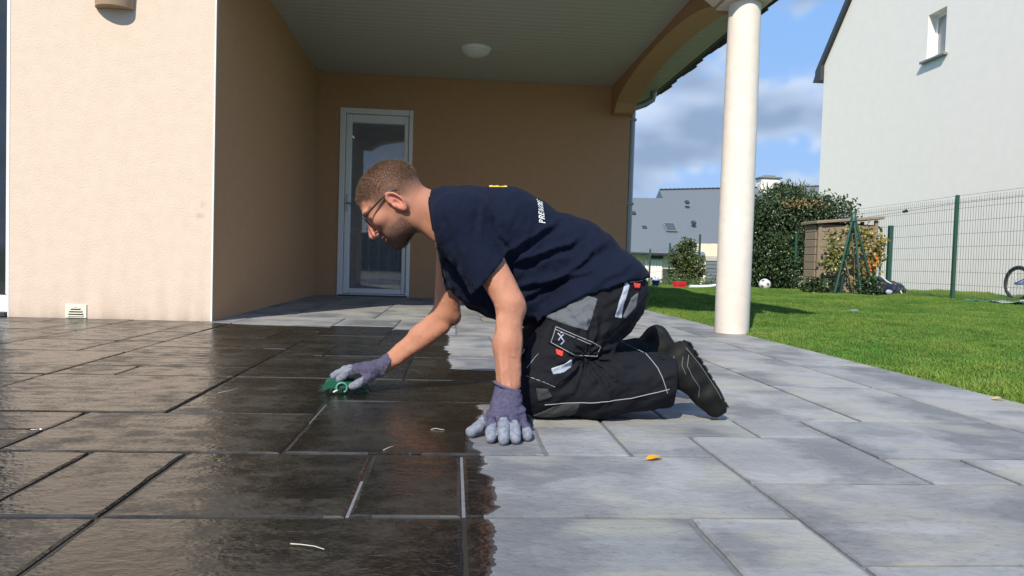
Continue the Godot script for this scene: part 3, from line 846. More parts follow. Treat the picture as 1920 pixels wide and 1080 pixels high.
# leaves scattered on lumps (centre, radius) with gaps
func foliage(lumps: Array, count: int, mesh: Mesh, dark: Color, light: Color, root: Node3D, sd: int, called := "foliage") -> void:
	var r := RandomNumberGenerator.new(); r.seed = sd
	var gap := FastNoiseLite.new(); gap.seed = sd; gap.frequency = 1.7; gap.fractal_octaves = 3
	var places := []; var colors := []
	var total := 0.0
	for l in lumps: total += l[1].x * l[1].y + l[1].y * l[1].z
	for l in lumps:
		var n := int(count * (l[1].x * l[1].y + l[1].y * l[1].z) / total)
		for i in n:
			var d := Vector3(r.randfn(), r.randfn(), r.randfn()).normalized()
			var p: Vector3 = l[0] + d * l[1] * pow(r.randf(), 0.28) * (1.0 + 0.22 * gap.get_noise_3dv(d * 1.4 + l[0]))
			if p.y < 0.0 and p.y < gy(p.x, p.z): continue
			var g := gap.get_noise_3dv(p * 1.2)
			if g < -0.30 and r.randf() < 0.75: continue
			var b := Basis(Vector3(r.randfn(), r.randfn(), r.randfn()).normalized(), r.randf() * TAU).scaled(Vector3.ONE * r.randf_range(0.65, 1.3))
			places.append(Transform3D(b, p))
			var c := dark.lerp(light, clampf(0.35 + gap.get_noise_3dv(p * 2.3 + Vector3(9, 0, 4)) * 0.9 + r.randf_range(-0.3, 0.3), 0.0, 1.0))
			colors.append(c)
	multi(called, mesh, M.leaf, places, colors, root)

func stems(root: Node3D, at: Vector3, tops: Array, r0: float, m: Material) -> void:
	for t in tops:
		var s := begin()
		var mid: Vector3 = at.lerp(t, 0.5) + Vector3(0.06, 0.1, 0.05) * (t - at).length() * 0.4
		tube(s, [at, at.lerp(mid, 0.5) + Vector3(0.01, 0, 0.01), mid, mid.lerp(t, 0.55), t], r0, r0 * 0.35, 6)
		part("branch", s, m, root)

func build_garden() -> void:
	# big evergreen shrub left of the shed
	var g0 := gy(7.0, -14.6)
	var hd := thing("evergreen_shrub", "tall dark green glossy evergreen shrub between column and wooden shed", "shrub")
	stems(hd, Vector3(6.9, g0, -14.8), [Vector3(6.4, 1.7, -14.6), Vector3(6.9, 2.1, -14.8), Vector3(7.5, 1.9, -14.5), Vector3(8.1, 1.8, -14.7), Vector3(6.5, 1.2, -14.3)], 0.04, M.bark)
	foliage([[Vector3(6.42, 0.85, -14.7), Vector3(0.5, 0.95, 0.6)], [Vector3(6.75, 1.0, -14.8), Vector3(0.75, 1.05, 0.7)], [Vector3(7.35, 1.25, -14.7), Vector3(0.6, 0.9, 0.6)], [Vector3(6.45, 1.55, -14.7), Vector3(0.42, 0.5, 0.5)], [Vector3(7.0, 1.85, -14.8), Vector3(0.55, 0.45, 0.5)], [Vector3(7.9, 1.75, -14.7), Vector3(0.62, 0.36, 0.5)], [Vector3(6.75, 0.45, -14.3), Vector3(0.7, 0.5, 0.4)]], 9000, leaf_mesh(0.075, 0.019, 3, 5), Color(0.020, 0.045, 0.018), Color(0.075, 0.125, 0.045), hd, 61)
	foliage([[Vector3(7.2, 1.85, -14.35), Vector3(0.5, 0.13, 0.15)]], 160, leaf_mesh(0.07, 0.018, 2, 6), Color(0.16, 0.12, 0.05), Color(0.26, 0.20, 0.09), hd, 62, "dry_leaves")
	var feather := thing("feathery_shrub", "pale grey green shrub with long thin leaves rising above the evergreen", "shrub")
	stems(feather, Vector3(7.35, 1.2, -15.3), [Vector3(7.0, 2.3, -15.3), Vector3(7.3, 2.5, -15.3), Vector3(7.6, 2.35, -15.2)], 0.02, M.bark)
	var fr := RandomNumberGenerator.new(); fr.seed = 15
	var fs := begin()
	for k in 260:
		var base := Vector3(7.3 + fr.randfn() * 0.28, 1.95 + fr.randf() * 0.3, -15.25 + fr.randfn() * 0.15)
		var d := Vector3(fr.randfn() * 0.6, 1.0, fr.randfn() * 0.4).normalized() * fr.randf_range(0.18, 0.36)
		var sd := Vector3(0.009, 0, 0.004)
		var mid := base + d * 0.6; var tip := base + d + Vector3(d.x, -0.1, d.z) * 0.3
		quad(fs, base - sd, base + sd, mid + sd, mid - sd); tri(fs, mid - sd, mid + sd, tip)
	part("long_leaves", fs, mat(lin(0.10, 0.14, 0.09), 0.6), feather).set_meta("kind", "stuff")
	# small shrub in front of the far house
	var sm := thing("garden_shrub", "small loose green shrub in front of the slate roofed house", "shrub")
	stems(sm, Vector3(5.25, gy(5.25, -16.0), -16.0), [Vector3(5.0, 0.7, -16.0), Vector3(5.3, 1.0, -16.0), Vector3(5.5, 0.7, -15.9)], 0.022, M.bark)
	foliage([[Vector3(5.25, 0.30, -16.0), Vector3(0.34, 0.36, 0.3)], [Vector3(5.2, 0.68, -16.0), Vector3(0.30, 0.30, 0.28)], [Vector3(5.45, 0.45, -15.9), Vector3(0.28, 0.34, 0.25)], [Vector3(5.3, 0.92, -16.0), Vector3(0.2, 0.2, 0.2)]], 1500, leaf_mesh(0.07, 0.016, 3, 7), Color(0.035, 0.06, 0.02), Color(0.12, 0.16, 0.05), sm, 63)
	# low growth along the far edge of the lawn
	var lowg := Node3D.new(); lowg.name = "border_plants"; add_child(lowg)
	tag(lowg, "low ragged green plants along the far edge of the lawn", "plants"); lowg.set_meta("kind", "stuff")
	var lumps := []
	for k in 26:
		var x := 3.0 + k * 0.22
		lumps.append([Vector3(x, gy(x, -15.0) + 0.06, -15.0 + sin(k * 2.1) * 0.3), Vector3(0.22, 0.12 + 0.06 * sin(k * 1.7), 0.2)])
	foliage(lumps, 2400, leaf_mesh(0.06, 0.010, 3, 8), Color(0.05, 0.09, 0.025), Color(0.13, 0.19, 0.05), lowg, 64)
	# wooden shed
	var sz := -12.3
	var gs := gy(7.3, sz)
	var sh := thing("wooden_shed", "small weathered wooden shed with a flat sloping roof", "shed")
	var x0 := 6.48; var x1 := 7.56
	var n := 9
	for k in n:
		var y0 := gs + 0.01 + k * 0.136
		var s := begin(); bx(s, Vector3(x0 + 0.05, y0, sz - 0.03), Vector3(x1 - 0.03, y0 + 0.130, sz - 0.008 + 0.006 * (k % 2)), 0.006); part("plank", s, M.old_wood, sh)
		s = begin(); bx(s, Vector3(x0 - 0.028, y0, sz - 0.44), Vector3(x0, y0 + 0.128, sz - 0.05), 0.006); part("plank", s, M.old_wood, sh)
	for p in [[x0, sz], [x1 - 0.03, sz], [x0, sz - 0.44], [x1 - 0.03, sz - 0.44]]:
		box_part("post", Vector3(p[0] - 0.005, gs - 0.05, p[1] - 0.045), Vector3(p[0] + 0.055, gs + 1.23 + 0.10 * (p[0] - x0), p[1] + 0.012), M.old_wood, sh, 0.006)
	box_part("back_panel", Vector3(x0, gs, sz - 0.442), Vector3(x1, gs + 1.3, sz - 0.440), M.old_wood, sh)
	var rs := begin(); bx(rs, Vector3(-0.64, 0, -0.30), Vector3(0.62, 0.055, 0.30), 0.01, Transform3D(Basis(Vector3.BACK, 0.10), Vector3(7.04, gs + 1.295, sz - 0.22)))
	part("roof_board", rs, M.old_wood, sh)
	# green steel obelisk with a yellowing climber
	var zo := -11.7
	var go := gy(7.0, zo)
	var ob := thing("plant_obelisk", "green metal obelisk of three poles meeting at the top", "plant support")
	var apex := Vector3(6.76, 1.45, zo + 0.02)
	for f in [Vector3(6.45, go - 0.03, zo + 0.05), Vector3(6.84, go - 0.03, zo + 0.22), Vector3(7.19, go - 0.03, zo + 0.06), Vector3(6.76, go - 0.03, zo - 0.3)]:
		var s := begin(); tube(s, [f, f.lerp(apex, 0.6) + Vector3(0, 0, 0.004), apex + (f - apex).normalized() * 0.03 - Vector3(0, 0.0, 0)], 0.019, 0.021, 8); part("pole", s, M.green_steel, ob)
	var cap := begin(); lathe(cap, apex - Vector3(0, 0.12, 0), [V2(0.055, 0.0), V2(0.05, 0.06), V2(0.03, 0.13), V2(0.012, 0.155), V2(0.0, 0.16)], 12); part("cap", cap, M.green_steel, ob)
	var vi := thing("climbing_plant", "yellow green climbing plant with some orange leaves on the obelisk", "plant")
	stems(vi, Vector3(6.85, go, zo - 0.05), [Vector3(6.5, 1.1, zo - 0.1), Vector3(6.8, 1.2, zo - 0.1), Vector3(7.2, 1.0, zo - 0.05)], 0.010, M.bark)
	foliage([[Vector3(6.58, 0.98, zo - 0.2), Vector3(0.24, 0.22, 0.12)], [Vector3(6.55, 0.66, zo - 0.2), Vector3(0.18, 0.22, 0.10)], [Vector3(6.88, 1.1, zo - 0.15), Vector3(0.2, 0.2, 0.12)], [Vector3(6.72, 0.62, zo - 0.2), Vector3(0.16, 0.2, 0.1)]], 260, leaf_mesh(0.072, 0.028, 2, 9), Color(0.10, 0.12, 0.03), Color(0.30, 0.28, 0.09), vi, 65)
	foliage([[Vector3(7.14, 0.95, zo - 0.1), Vector3(0.27, 0.26, 0.12)], [Vector3(7.22, 0.70, zo - 0.1), Vector3(0.14, 0.22, 0.10)], [Vector3(7.02, 0.38, zo - 0.1), Vector3(0.14, 0.2, 0.10)]], 250, leaf_mesh(0.075, 0.030, 2, 10), Color(0.16, 0.15, 0.04), Color(0.42, 0.33, 0.11), vi, 66)
	foliage([[Vector3(7.10, 0.62, zo + 0.0), Vector3(0.09, 0.14, 0.06)]], 22, leaf_mesh(0.07, 0.028, 2, 12), Color(0.45, 0.16, 0.03), Color(0.55, 0.25, 0.05), vi, 67, "orange_leaves")
	foliage([[Vector3(6.95, go + 0.14, zo + 0.15), Vector3(0.24, 0.17, 0.16)], [Vector3(6.3, go + 0.12, zo - 0.2), Vector3(0.3, 0.14, 0.15)]], 340, leaf_mesh(0.06, 0.02, 3, 11), Color(0.02, 0.045, 0.015), Color(0.07, 0.12, 0.04), vi, 68, "low_leaves")
	build_fence()

func build_fence() -> void:
	var X := 7.9
	var f := thing("wire_fence", "green welded wire fence running towards the white house", "fence")
	var posts := [-5.6, -8.15, -10.72]
	for z in posts:
		var g := gy(X, z)
		var s := begin(); bx(s, Vector3(X - 0.025, g - 0.05, z - 0.025), Vector3(X + 0.025, 1.735, z + 0.025), 0.006); part("post", s, M.green_steel, f)
	var p2 := begin(); bx(p2, Vector3(X - 0.035, gy(X, -12.42) - 0.05, -12.46), Vector3(X + 0.035, 1.34, -12.38), 0.008); part("post", p2, M.green_steel, f)
	# wires, under three pixels each: joined per panel
	var top := 1.68
	var bays := [[-5.6, -8.15], [-8.15, -10.72], [-10.72, -14.6]]
	for b in bays:
		var s := begin()
		var z: float = b[0]
		var bulge := FastNoiseLite.new(); bulge.seed = 71; bulge.frequency = 0.8
		while z > b[1]:
			var g := gy(X, z)
			var o := bulge.get_noise_1d(z) * 0.02
			bx(s, Vector3(X + o - 0.0017, g + 0.02, z - 0.0017), Vector3(X + o + 0.0017, top + bulge.get_noise_1d(z * 0.7 + 9.0) * 0.03, z + 0.0017))
			z -= 0.0555
		for k in 17:
			var y := 0.07 + k * 0.1
			if k % 2 == 1 and k < 14: continue
			tube(s, [Vector3(X, y + 0.05, b[0]), Vector3(X + 0.01, y + 0.045, lerpf(b[0], b[1], 0.33)), Vector3(X - 0.005, y + 0.045, lerpf(b[0], b[1], 0.66)), Vector3(X, y + 0.05, b[1])], 0.0023, 0.0023, 4)
		part("wire_mesh", s, M.wire, f).set_meta("kind", "stuff")
	var st := begin(); tube(st, [Vector3(X - 0.02, 1.60, -5.6), Vector3(X - 0.02, 1.585, -8.15), Vector3(X - 0.02, 1.60, -10.7), Vector3(X - 0.02, 1.55, -12.5), Vector3(X - 0.02, 1.50, -14.5)], 0.003, 0.003, 5); part("tension_wire", st, M.green_steel, f)
	var tn := begin(); bx(tn, Vector3(X - 0.035, 1.545, -12.05), Vector3(X - 0.005, 1.585, -11.93), 0.006); tube(tn, [Vector3(X - 0.02, 1.6, -11.97), Vector3(X - 0.02, 1.56, -11.97)], 0.016, 0.016, 8); part("wire_tensioner", tn, M.rubber, f)
	# gate frame of bent green tube beside the last post
	var gt := thing("garden_gate", "green tubular gate frame beside the shed", "gate")
	var gz0 := -12.62
	var s2 := begin(); tube(s2, [Vector3(7.1, 1.33, gz0), Vector3(7.72, 1.33, gz0), Vector3(7.80, 1.315, gz0), Vector3(7.84, 1.28, gz0), Vector3(7.855, 1.22, gz0), Vector3(7.855, 0.12, gz0), Vector3(7.1, 0.12, gz0)], 0.022, 0.022, 8); part("frame", s2, M.green_steel, gt)
	s2 = begin()
	for k in 12: bx(s2, Vector3(7.12 + k * 0.058, 0.12, gz0 - 0.002), Vector3(7.124 + k * 0.058, 1.32, gz0 + 0.002))
	for k in 9: bx(s2, Vector3(7.1, 0.2 + k * 0.13, gz0 + 0.003), Vector3(7.85, 0.204 + k * 0.13, gz0 + 0.006))
	part("wire_mesh", s2, M.wire, gt).set_meta("kind", "stuff")
	# fence along the far side
	var fb := thing("far_fence", "thin green posts of the fence in front of the far house", "fence")
	for p in [[5.57, -20.0, 0.98], [5.62, -18.3, 1.10], [5.82, -16.6, 1.27], [6.93, -14.05, 1.24]]:
		var s := begin(); bx(s, Vector3(p[0] - 0.022, gy(p[0], p[1]) - 0.05, p[1] - 0.022), Vector3(p[0] + 0.022, p[2], p[1] + 0.022), 0.005); part("post", s, M.green_steel, fb)
	var fw := begin()
	for y in [0.35, 0.65, 0.95]:
		tube(fw, [Vector3(5.57, y - 0.05, -20.0), Vector3(5.62, y + 0.02, -18.3), Vector3(5.82, y + 0.1, -16.6), Vector3(6.93, y + 0.1, -14.05)], 0.003, 0.003, 4)
	part("wire", fw, M.wire, fb)

# garden behind the camera, seen only as reflections in the panes
func build_behind() -> void:
	var hg := thing("garden_hedge", "clipped green hedge across the garden, mirrored in the panes", "hedge")
	var lumps := []
	for k in 20: lumps.append([Vector3(-11.0 + k * 1.15, 0.95, 12.5), Vector3(0.75, 1.0 + 0.15 * sin(k * 1.9), 0.6)])
	foliage(lumps, 5200, leaf_mesh(0.13, 0.045, 3, 17), Color(0.02, 0.045, 0.015), Color(0.08, 0.13, 0.04), hg, 69)
	box_part("trunks", Vector3(-11.0, -0.05, 12.3), Vector3(11.0, 1.5, 12.7), mat(lin(0.02, 0.035, 0.012), 0.9), hg)

# ---------------------------------------------------------------- figure: distance fields meshed by surface nets
class Field:
	var a := PackedVector3Array(); var b := PackedVector3Array(); var ra := PackedFloat32Array(); var rb := PackedFloat32Array()
	var w := PackedVector3Array(); var ws := PackedFloat32Array(); var k := PackedFloat32Array()
	var extra: Callable   # (point, distance) -> distance: wrinkles, cuts, openings
	var slack := 0.03
	# tapered bone; wide: how much broader it is along axis than across
	func bone(p: Vector3, q: Vector3, r0: float, r1: float, blend := 0.03, wide := 1.0, axis := Vector3.BACK) -> void:
		a.append(p); b.append(q); ra.append(r0); rb.append(r1); k.append(blend); w.append(axis); ws.append(1.0 - 1.0 / wide)
	func ball(p: Vector3, r: float, blend := 0.02, wide := 1.0, axis := Vector3.BACK) -> void:
		bone(p, p, r, r, blend, wide, axis)
	func one(i: int, p: Vector3) -> float:
		var pa := p - a[i]; var ba := b[i] - a[i]
		if ws[i] != 0.0:
			pa -= w[i] * (pa.dot(w[i]) * ws[i]); ba -= w[i] * (ba.dot(w[i]) * ws[i])
		var l := ba.length_squared()
		var h := clampf(pa.dot(ba) / l, 0.0, 1.0) if l > 1e-9 else 0.0
		return (pa - ba * h).length() - lerpf(ra[i], rb[i], h)
	func plain(p: Vector3, list: PackedInt32Array) -> float:
		var d := 10.0
		for i in list:
			var e := one(i, p)
			var kk := k[i]
			var h := maxf(kk - absf(d - e), 0.0)
			d = minf(d, e) - (h * h / (4.0 * kk) if h > 0.0 else 0.0)
		return d
	func at(p: Vector3, list: PackedInt32Array) -> float:
		var d := plain(p, list)
		return extra.call(p, d) if extra.is_valid() else d
	func all() -> PackedInt32Array:
		var l := PackedInt32Array()
		for i in a.size(): l.append(i)
		return l
	func near(p: Vector3, reach: float) -> PackedInt32Array:
		var l := PackedInt32Array()
		var ds := PackedFloat32Array(); var best := 10.0
		for i in a.size():
			var e := one(i, p); ds.append(e); best = minf(best, e)
		for i in a.size():
			if ds[i] < best + reach: l.append(i)
		return l

# adds the zero surface of f inside box to st; colour(point, normal) may give vertex colours
func mesh_field(st: SurfaceTool, f: Field, box: AABB, cell: float, colour = null) -> void:
	var n := Vector3i((box.size / cell).ceil()) + Vector3i(2, 2, 2)
	var B := 5
	var grid := PackedFloat32Array(); grid.resize(n.x * n.y * n.z); grid.fill(9.0)
	var sx := 1; var sy := n.x; var sz := n.x * n.y
	var blocks := []
	var half := cell * B * 0.5
	for bz in range(0, n.z - 1, B):
		for by in range(0, n.y - 1, B):
			for bx_ in range(0, n.x - 1, B):
				var c := box.position + Vector3(bx_, by, bz) * cell + Vector3.ONE * half
				var list := f.near(c, half * 3.6 + 0.05)
				if list.is_empty(): continue
				var d := f.plain(c, list)
				if absf(d) > half * 1.75 + f.slack: continue
				if f.extra.is_valid() and absf(f.at(c, list)) > half * 1.75 + minf(f.slack, 0.012): continue
				blocks.append([Vector3i(bx_, by, bz), list])
				for z in range(bz, mini(bz + B + 1, n.z)):
					for y in range(by, mini(by + B + 1, n.y)):
						var row := z * sz + y * sy
						for x in range(bx_, mini(bx_ + B + 1, n.x)):
							if grid[row + x] == 9.0:
								grid[row + x] = f.at(box.position + Vector3(x, y, z) * cell, list)
	var index := {}
	var verts := PackedVector3Array(); var norms := PackedVector3Array(); var lists := []
	for blk in blocks:
		var o: Vector3i = blk[0]
		for z in range(o.z, mini(o.z + B, n.z - 1)):
			for y in range(o.y, mini(o.y + B, n.y - 1)):
				for x in range(o.x, mini(o.x + B, n.x - 1)):
					var at := z * sz + y * sy + x
					var v := [grid[at], grid[at + 1], grid[at + sy], grid[at + sy + 1], grid[at + sz], grid[at + sz + 1], grid[at + sz + sy], grid[at + sz + sy + 1]]
					var neg := 0
					var bad := false
					for e in v:
						if e < 0.0: neg += 1
						if e == 9.0: bad = true
					if neg == 0 or neg == 8 or bad: continue
					var sum := Vector3.ZERO; var cnt := 0
					for e in EDGES:
						var d0: float = v[e[0]]; var d1: float = v[e[1]]
						if (d0 < 0.0) != (d1 < 0.0):
							var t := d0 / (d0 - d1)
							sum += CORNERS[e[0]].lerp(CORNERS[e[1]], t); cnt += 1
					var p := box.position + (Vector3(x, y, z) + sum / cnt) * cell
					var c := sum / cnt
					var e := Vector3.ONE - c
					var g := Vector3(
						((v[1] - v[0]) * e.y + (v[3] - v[2]) * c.y) * e.z + ((v[5] - v[4]) * e.y + (v[7] - v[6]) * c.y) * c.z,
						((v[2] - v[0]) * e.x + (v[3] - v[1]) * c.x) * e.z + ((v[6] - v[4]) * e.x + (v[7] - v[5]) * c.x) * c.z,
						((v[4] - v[0]) * e.x + (v[5] - v[1]) * c.x) * e.y + ((v[6] - v[2]) * e.x + (v[7] - v[3]) * c.x) * c.y)
					index[at] = verts.size()
					verts.append(p); norms.append(g.normalized() if g.length() > 1e-9 else Vector3.UP)
	var cols := PackedColorArray()
	if colour != null:
		for i in verts.size(): cols.append(colour.call(verts[i], norms[i]))
	var steps := [[sx, sy, sz], [sy, sz, sx], [sz, sx, sy]]
	st.set_smooth_group(1)
	for at in index:
		for s in steps:
			var d0 := grid[at]; var d1 := grid[at + s[0]]
			if (d0 < 0.0) == (d1 < 0.0): continue
			var q := [at, at - s[1], at - s[1] - s[2], at - s[2]]
			if not (index.has(q[1]) and index.has(q[2]) and index.has(q[3])): continue
			if d0 < 0.0: q.reverse()
			for i in [0, 1, 2, 0, 2, 3]:
				var id: int = index[q[i]]
				if not cols.is_empty(): st.set_color(cols[id])
				st.set_normal(norms[id])
				st.set_uv(Vector2(verts[id].x, verts[id].y))
				st.add_vertex(verts[id])

const CORNERS := [Vector3(0, 0, 0), Vector3(1, 0, 0), Vector3(0, 1, 0), Vector3(1, 1, 0), Vector3(0, 0, 1), Vector3(1, 0, 1), Vector3(0, 1, 1), Vector3(1, 1, 1)]
const EDGES := [[0, 1], [2, 3], [4, 5], [6, 7], [0, 2], [1, 3], [4, 6], [5, 7], [0, 4], [1, 5], [2, 6], [3, 7]]

func cloth(called: String, f: Field, box: AABB, cell: float, m: Material, parent: Node3D, colour = null) -> MeshInstance3D:
	var st := SurfaceTool.new(); st.begin(Mesh.PRIMITIVE_TRIANGLES)
	mesh_field(st, f, box, cell, colour)
	st.index()
	return put(called, st.commit(), m, parent)

func smin(x: float, y: float, kk: float) -> float:
	var h := maxf(kk - absf(x - y), 0.0)
	return minf(x, y) - h * h / (4.0 * kk)

func smax(x: float, y: float, kk: float) -> float: return -smin(-x, -y, kk)

# signed distance to a polygon in the plane
func poly_d(p: Vector2, poly: Array) -> float:
	var d := 1e9; var s := 1.0
	var j := poly.size() - 1
	for i in poly.size():
		var e: Vector2 = poly[j] - poly[i]; var w: Vector2 = p - poly[i]
		var q := w - e * clampf(w.dot(e) / e.length_squared(), 0.0, 1.0)
		d = minf(d, q.length_squared())
		var c := [p.y >= poly[i].y, p.y < poly[j].y, e.x * w.y > e.y * w.x]
		if (c[0] and c[1] and c[2]) or not (c[0] or c[1] or c[2]): s = -s
		j = i
	return s * sqrt(d)

# walks from p along dir to the surface of f
func onto(f: Field, p: Vector3, dir: Vector3) -> Vector3:
	var l := f.all()
	for i in 60:
		var d := f.at(p, l)
		if d < 0.0008: break
		p += dir * d * 0.7
	return p

var HEAD := Vector3(-0.191, 0.624, -2.19)
var FWD := Vector3(-0.707, -0.707, 0.0)   # where the face looks
var UPW := Vector3(-0.707, 0.707, 0.0)    # towards the crown

func hp(f: float, u: float, w: float) -> Vector3: return HEAD + FWD * f + UPW * u + Vector3(0, 0, w)
func hl(p: Vector3) -> Vector3:
	var q := p - HEAD
	return Vector3(q.dot(FWD), q.dot(UPW), q.z)

func ell(p: Vector3, c: Vector3, r: Vector3) -> float:
	var q := p - c
	var k0 := (q / r).length(); var k1 := (q / (r * r)).length()
	return k0 * (k0 - 1.0) / maxf(k1, 1e-6)

func head_shape(p: Vector3, d: float) -> float:
	var q := hl(p)
	if q.length() > 0.20: return d
	var z := absf(q.z)
	var s := Vector3(q.x, q.y, z)
	var e := ell(q, Vector3(-0.012, 0.028, 0), Vector3(0.099, 0.081, 0.074))
	e = smin(e, ell(q, Vector3(0.030, -0.030, 0), Vector3(0.062, 0.088, 0.058)), 0.03)
	e = smin(e, ell(s, Vector3(0.030, -0.075, 0.034), Vector3(0.055, 0.032, 0.024)), 0.03)    # jaw
	e = smin(e, ell(q, Vector3(0.068, -0.104, 0), Vector3(0.028, 0.024, 0.026)), 0.025)     # chin
	if q.x > 0.03:
		e = smin(e, ell(s, Vector3(0.062, -0.024, 0.043), Vector3(0.024, 0.020, 0.020)), 0.022)  # cheek
		e = smin(e, ell(s, Vector3(0.081, 0.019, 0.026), Vector3(0.012, 0.009, 0.028)), 0.014)   # brow
		e = smax(e, -ell(s, Vector3(0.099, -0.004, 0.031), Vector3(0.017, 0.013, 0.017)), 0.012)  # eye socket
		e = smin(e, ell(s, Vector3(0.074, -0.005, 0.031), Vector3(0.0125, 0.0125, 0.0125)), 0.003)   # eyeball
		e = smin(e, ell(s, Vector3(0.0765, 0.0005, 0.031), Vector3(0.0125, 0.009, 0.016)), 0.004)  # lid
		# nose
		var bridge := Vector3(0.088, 0.006, 0); var tip := Vector3(0.117, -0.040, 0)
		var t := clampf((q - bridge).dot(tip - bridge) / (tip - bridge).length_squared(), 0.0, 1.0)
		e = smin(e, (q - bridge.lerp(tip, t)).length() - lerpf(0.0075, 0.0115, t), 0.014)
		e = smin(e, ell(s, Vector3(0.103, -0.046, 0.0125), Vector3(0.012, 0.009, 0.0085)), 0.006)
		e = smax(e, -ell(s, Vector3(0.107, -0.0545, 0.0075), Vector3(0.006, 0.005, 0.004)), 0.003)
		# lips and the line between them
		e = smin(e, ell(q, Vector3(0.0955, -0.0665, 0), Vector3(0.0085, 0.006, 0.023)), 0.008)
		e = smin(e, ell(q, Vector3(0.0935, -0.0795, 0), Vector3(0.0085, 0.007, 0.019)), 0.008)
		e = smax(e, -ell(q, Vector3(0.104, -0.0725, 0), Vector3(0.007, 0.0016, 0.022)), 0.003)
	if z > 0.050 and absf(q.x) < 0.06:
		# ear: bowl with a rolled rim, lobe and tragus
		var ez := z - 0.0745
		var er := Vector2(q.x + 0.006, q.y + 0.020)
		er = er.rotated(0.22)
		var rim := Vector2(er.x / 0.0165, er.y / 0.031)
		var rl := rim.length()
		var ring := Vector2((rl - 1.0) * 0.0185, ez - 0.006 - 0.008 * clampf(-er.x / 0.0165, -1.0, 1.0)).length() - (0.0042 if er.y > -0.012 else 0.0035)
		if er.x > 0.009 and er.y < 0.012 and er.y > -0.02: ring = maxf(ring, 0.002)
		var bowl := maxf(absf(ez - 0.001) - 0.005, (rl - 0.95) * 0.016)
		e = smin(e, bowl, 0.006)
		e = smin(e, ring, 0.003)
		e = smax(e, -ell(Vector3(er.x, er.y, ez), Vector3(0.003, -0.004, 0.010), Vector3(0.0075, 0.0115, 0.010)), 0.004)
		e = smin(e, ell(Vector3(er.x, er.y, ez), Vector3(0.002, -0.029, 0.004), Vector3(0.008, 0.009, 0.0045)), 0.005)
		e = smin(e, ell(Vector3(er.x, er.y, ez), Vector3(0.0125, -0.006, 0.004), Vector3(0.004, 0.007, 0.005)), 0.004)
	return smin(d, e, 0.030)

# short hair, beard and skin as they are coloured
func skin_colour(p: Vector3, _n: Vector3) -> Color:
	var skin := Color(0.43, 0.215, 0.140)
	var mott := grain.get_noise_3dv(p * 28.0) * 0.5 + grain.get_noise_3dv(p * 90.0) * 0.35
	skin = skin.lerp(Color(0.45, 0.185, 0.125), clampf(0.30 + mott * 0.8, 0.0, 0.8))
	var q := hl(p)
	if q.length() > 0.2 or p.x > 0.02 and p.y < 0.5: return skin
	var fine := 0.5 + grain.get_noise_3dv(p * 420.0)
	# ears, nose and cheeks are redder
	if absf(q.z) > 0.077 and absf(q.x + 0.006) < 0.028: return Color(0.56, 0.22, 0.165)
	if q.x > 0.098 and q.y < -0.015 and q.y > -0.058: skin = skin.lerp(Color(0.60, 0.24, 0.19), 0.6)
	# shaved back and sides fading into the hair
	var fade := smoothstep(-0.055, 0.015, q.y - q.x * 0.10 - 0.0) * (1.0 if q.x < -0.005 else smoothstep(-0.022, 0.012, q.y - 0.35 * maxf(0.0, q.x)))
	if q.x > 0.030: fade *= 1.0 - smoothstep(0.030, 0.052, q.x - 0.75 * maxf(0.0, q.y - 0.02))
	skin = skin.lerp(Color(0.092, 0.056, 0.036), clampf(fade * (0.55 + 0.45 * fine), 0.0, 0.92))
	# beard: dark on chin and lip, thin on the cheek
	var cheek := smoothstep(0.0, -0.05, q.y + 0.022 - 0.25 * absf(q.x - 0.03)) * smoothstep(-0.012, 0.018, q.x) * smoothstep(0.110, 0.085, q.x)
	var low := smoothstep(-0.055, -0.085, q.y) * smoothstep(0.0, 0.03, q.x)
	var lip := smoothstep(-0.052, -0.058, q.y) * smoothstep(0.082, 0.09, q.x) * smoothstep(0.034, 0.026, absf(q.z))
	var beard := clampf(cheek * 0.75 + low * 1.0 + lip, 0.0, 1.0)
	skin = skin.lerp(Color(0.060, 0.042, 0.033), clampf(beard * (0.55 + 0.45 * fine), 0.0, 0.9))
	if q.x > 0.099 and absf(q.y + 0.0735) < 0.0085 and absf(q.z) < 0.021: skin = Color(0.40, 0.15, 0.12)
	# eye white, iris, brow
	var s := Vector3(q.x - 0.074, q.y + 0.005, absf(q.z) - 0.031)
	if s.length() < 0.0145 and s.y < -0.001 and s.y > -0.0075:
		skin = Color(0.55, 0.52, 0.48)
		if Vector2(s.z, s.y + 0.004).length() < 0.0052: skin = Color(0.05, 0.04, 0.03)
	if absf(q.y - 0.021 + absf(q.z) * 0.08) < 0.0055 and q.x > 0.06 and absf(q.z) > 0.010 and absf(q.z) < 0.056: skin = skin.lerp(Color(0.10, 0.06, 0.035), 0.35 + 0.5 * fine)
	return skin

var shirt: Field
var torso: Field
var near_sleeve: Field
var far_sleeve: Field
var torso_all: PackedInt32Array
var trousers_all: PackedInt32Array
var pair := PackedInt32Array([0, 1])
var trousers: Field

func hair_share(q: Vector3) -> float:
	var line := 0.040 - 0.10 * q.x
	if q.x > 0.02: line += (q.x - 0.02) * 0.45
	line -= smoothstep(-0.02, -0.09, q.x) * 0.035
	var t := smoothstep(-0.055, 0.02, q.y - line)
	if q.x > 0.06: t *= smoothstep(0.040, 0.055, q.y)
	if q.x > 0.028 and q.y < 0.035: t *= smoothstep(0.05, 0.028, q.x)
	if absf(q.z) > 0.080: t = 0.0
	return t

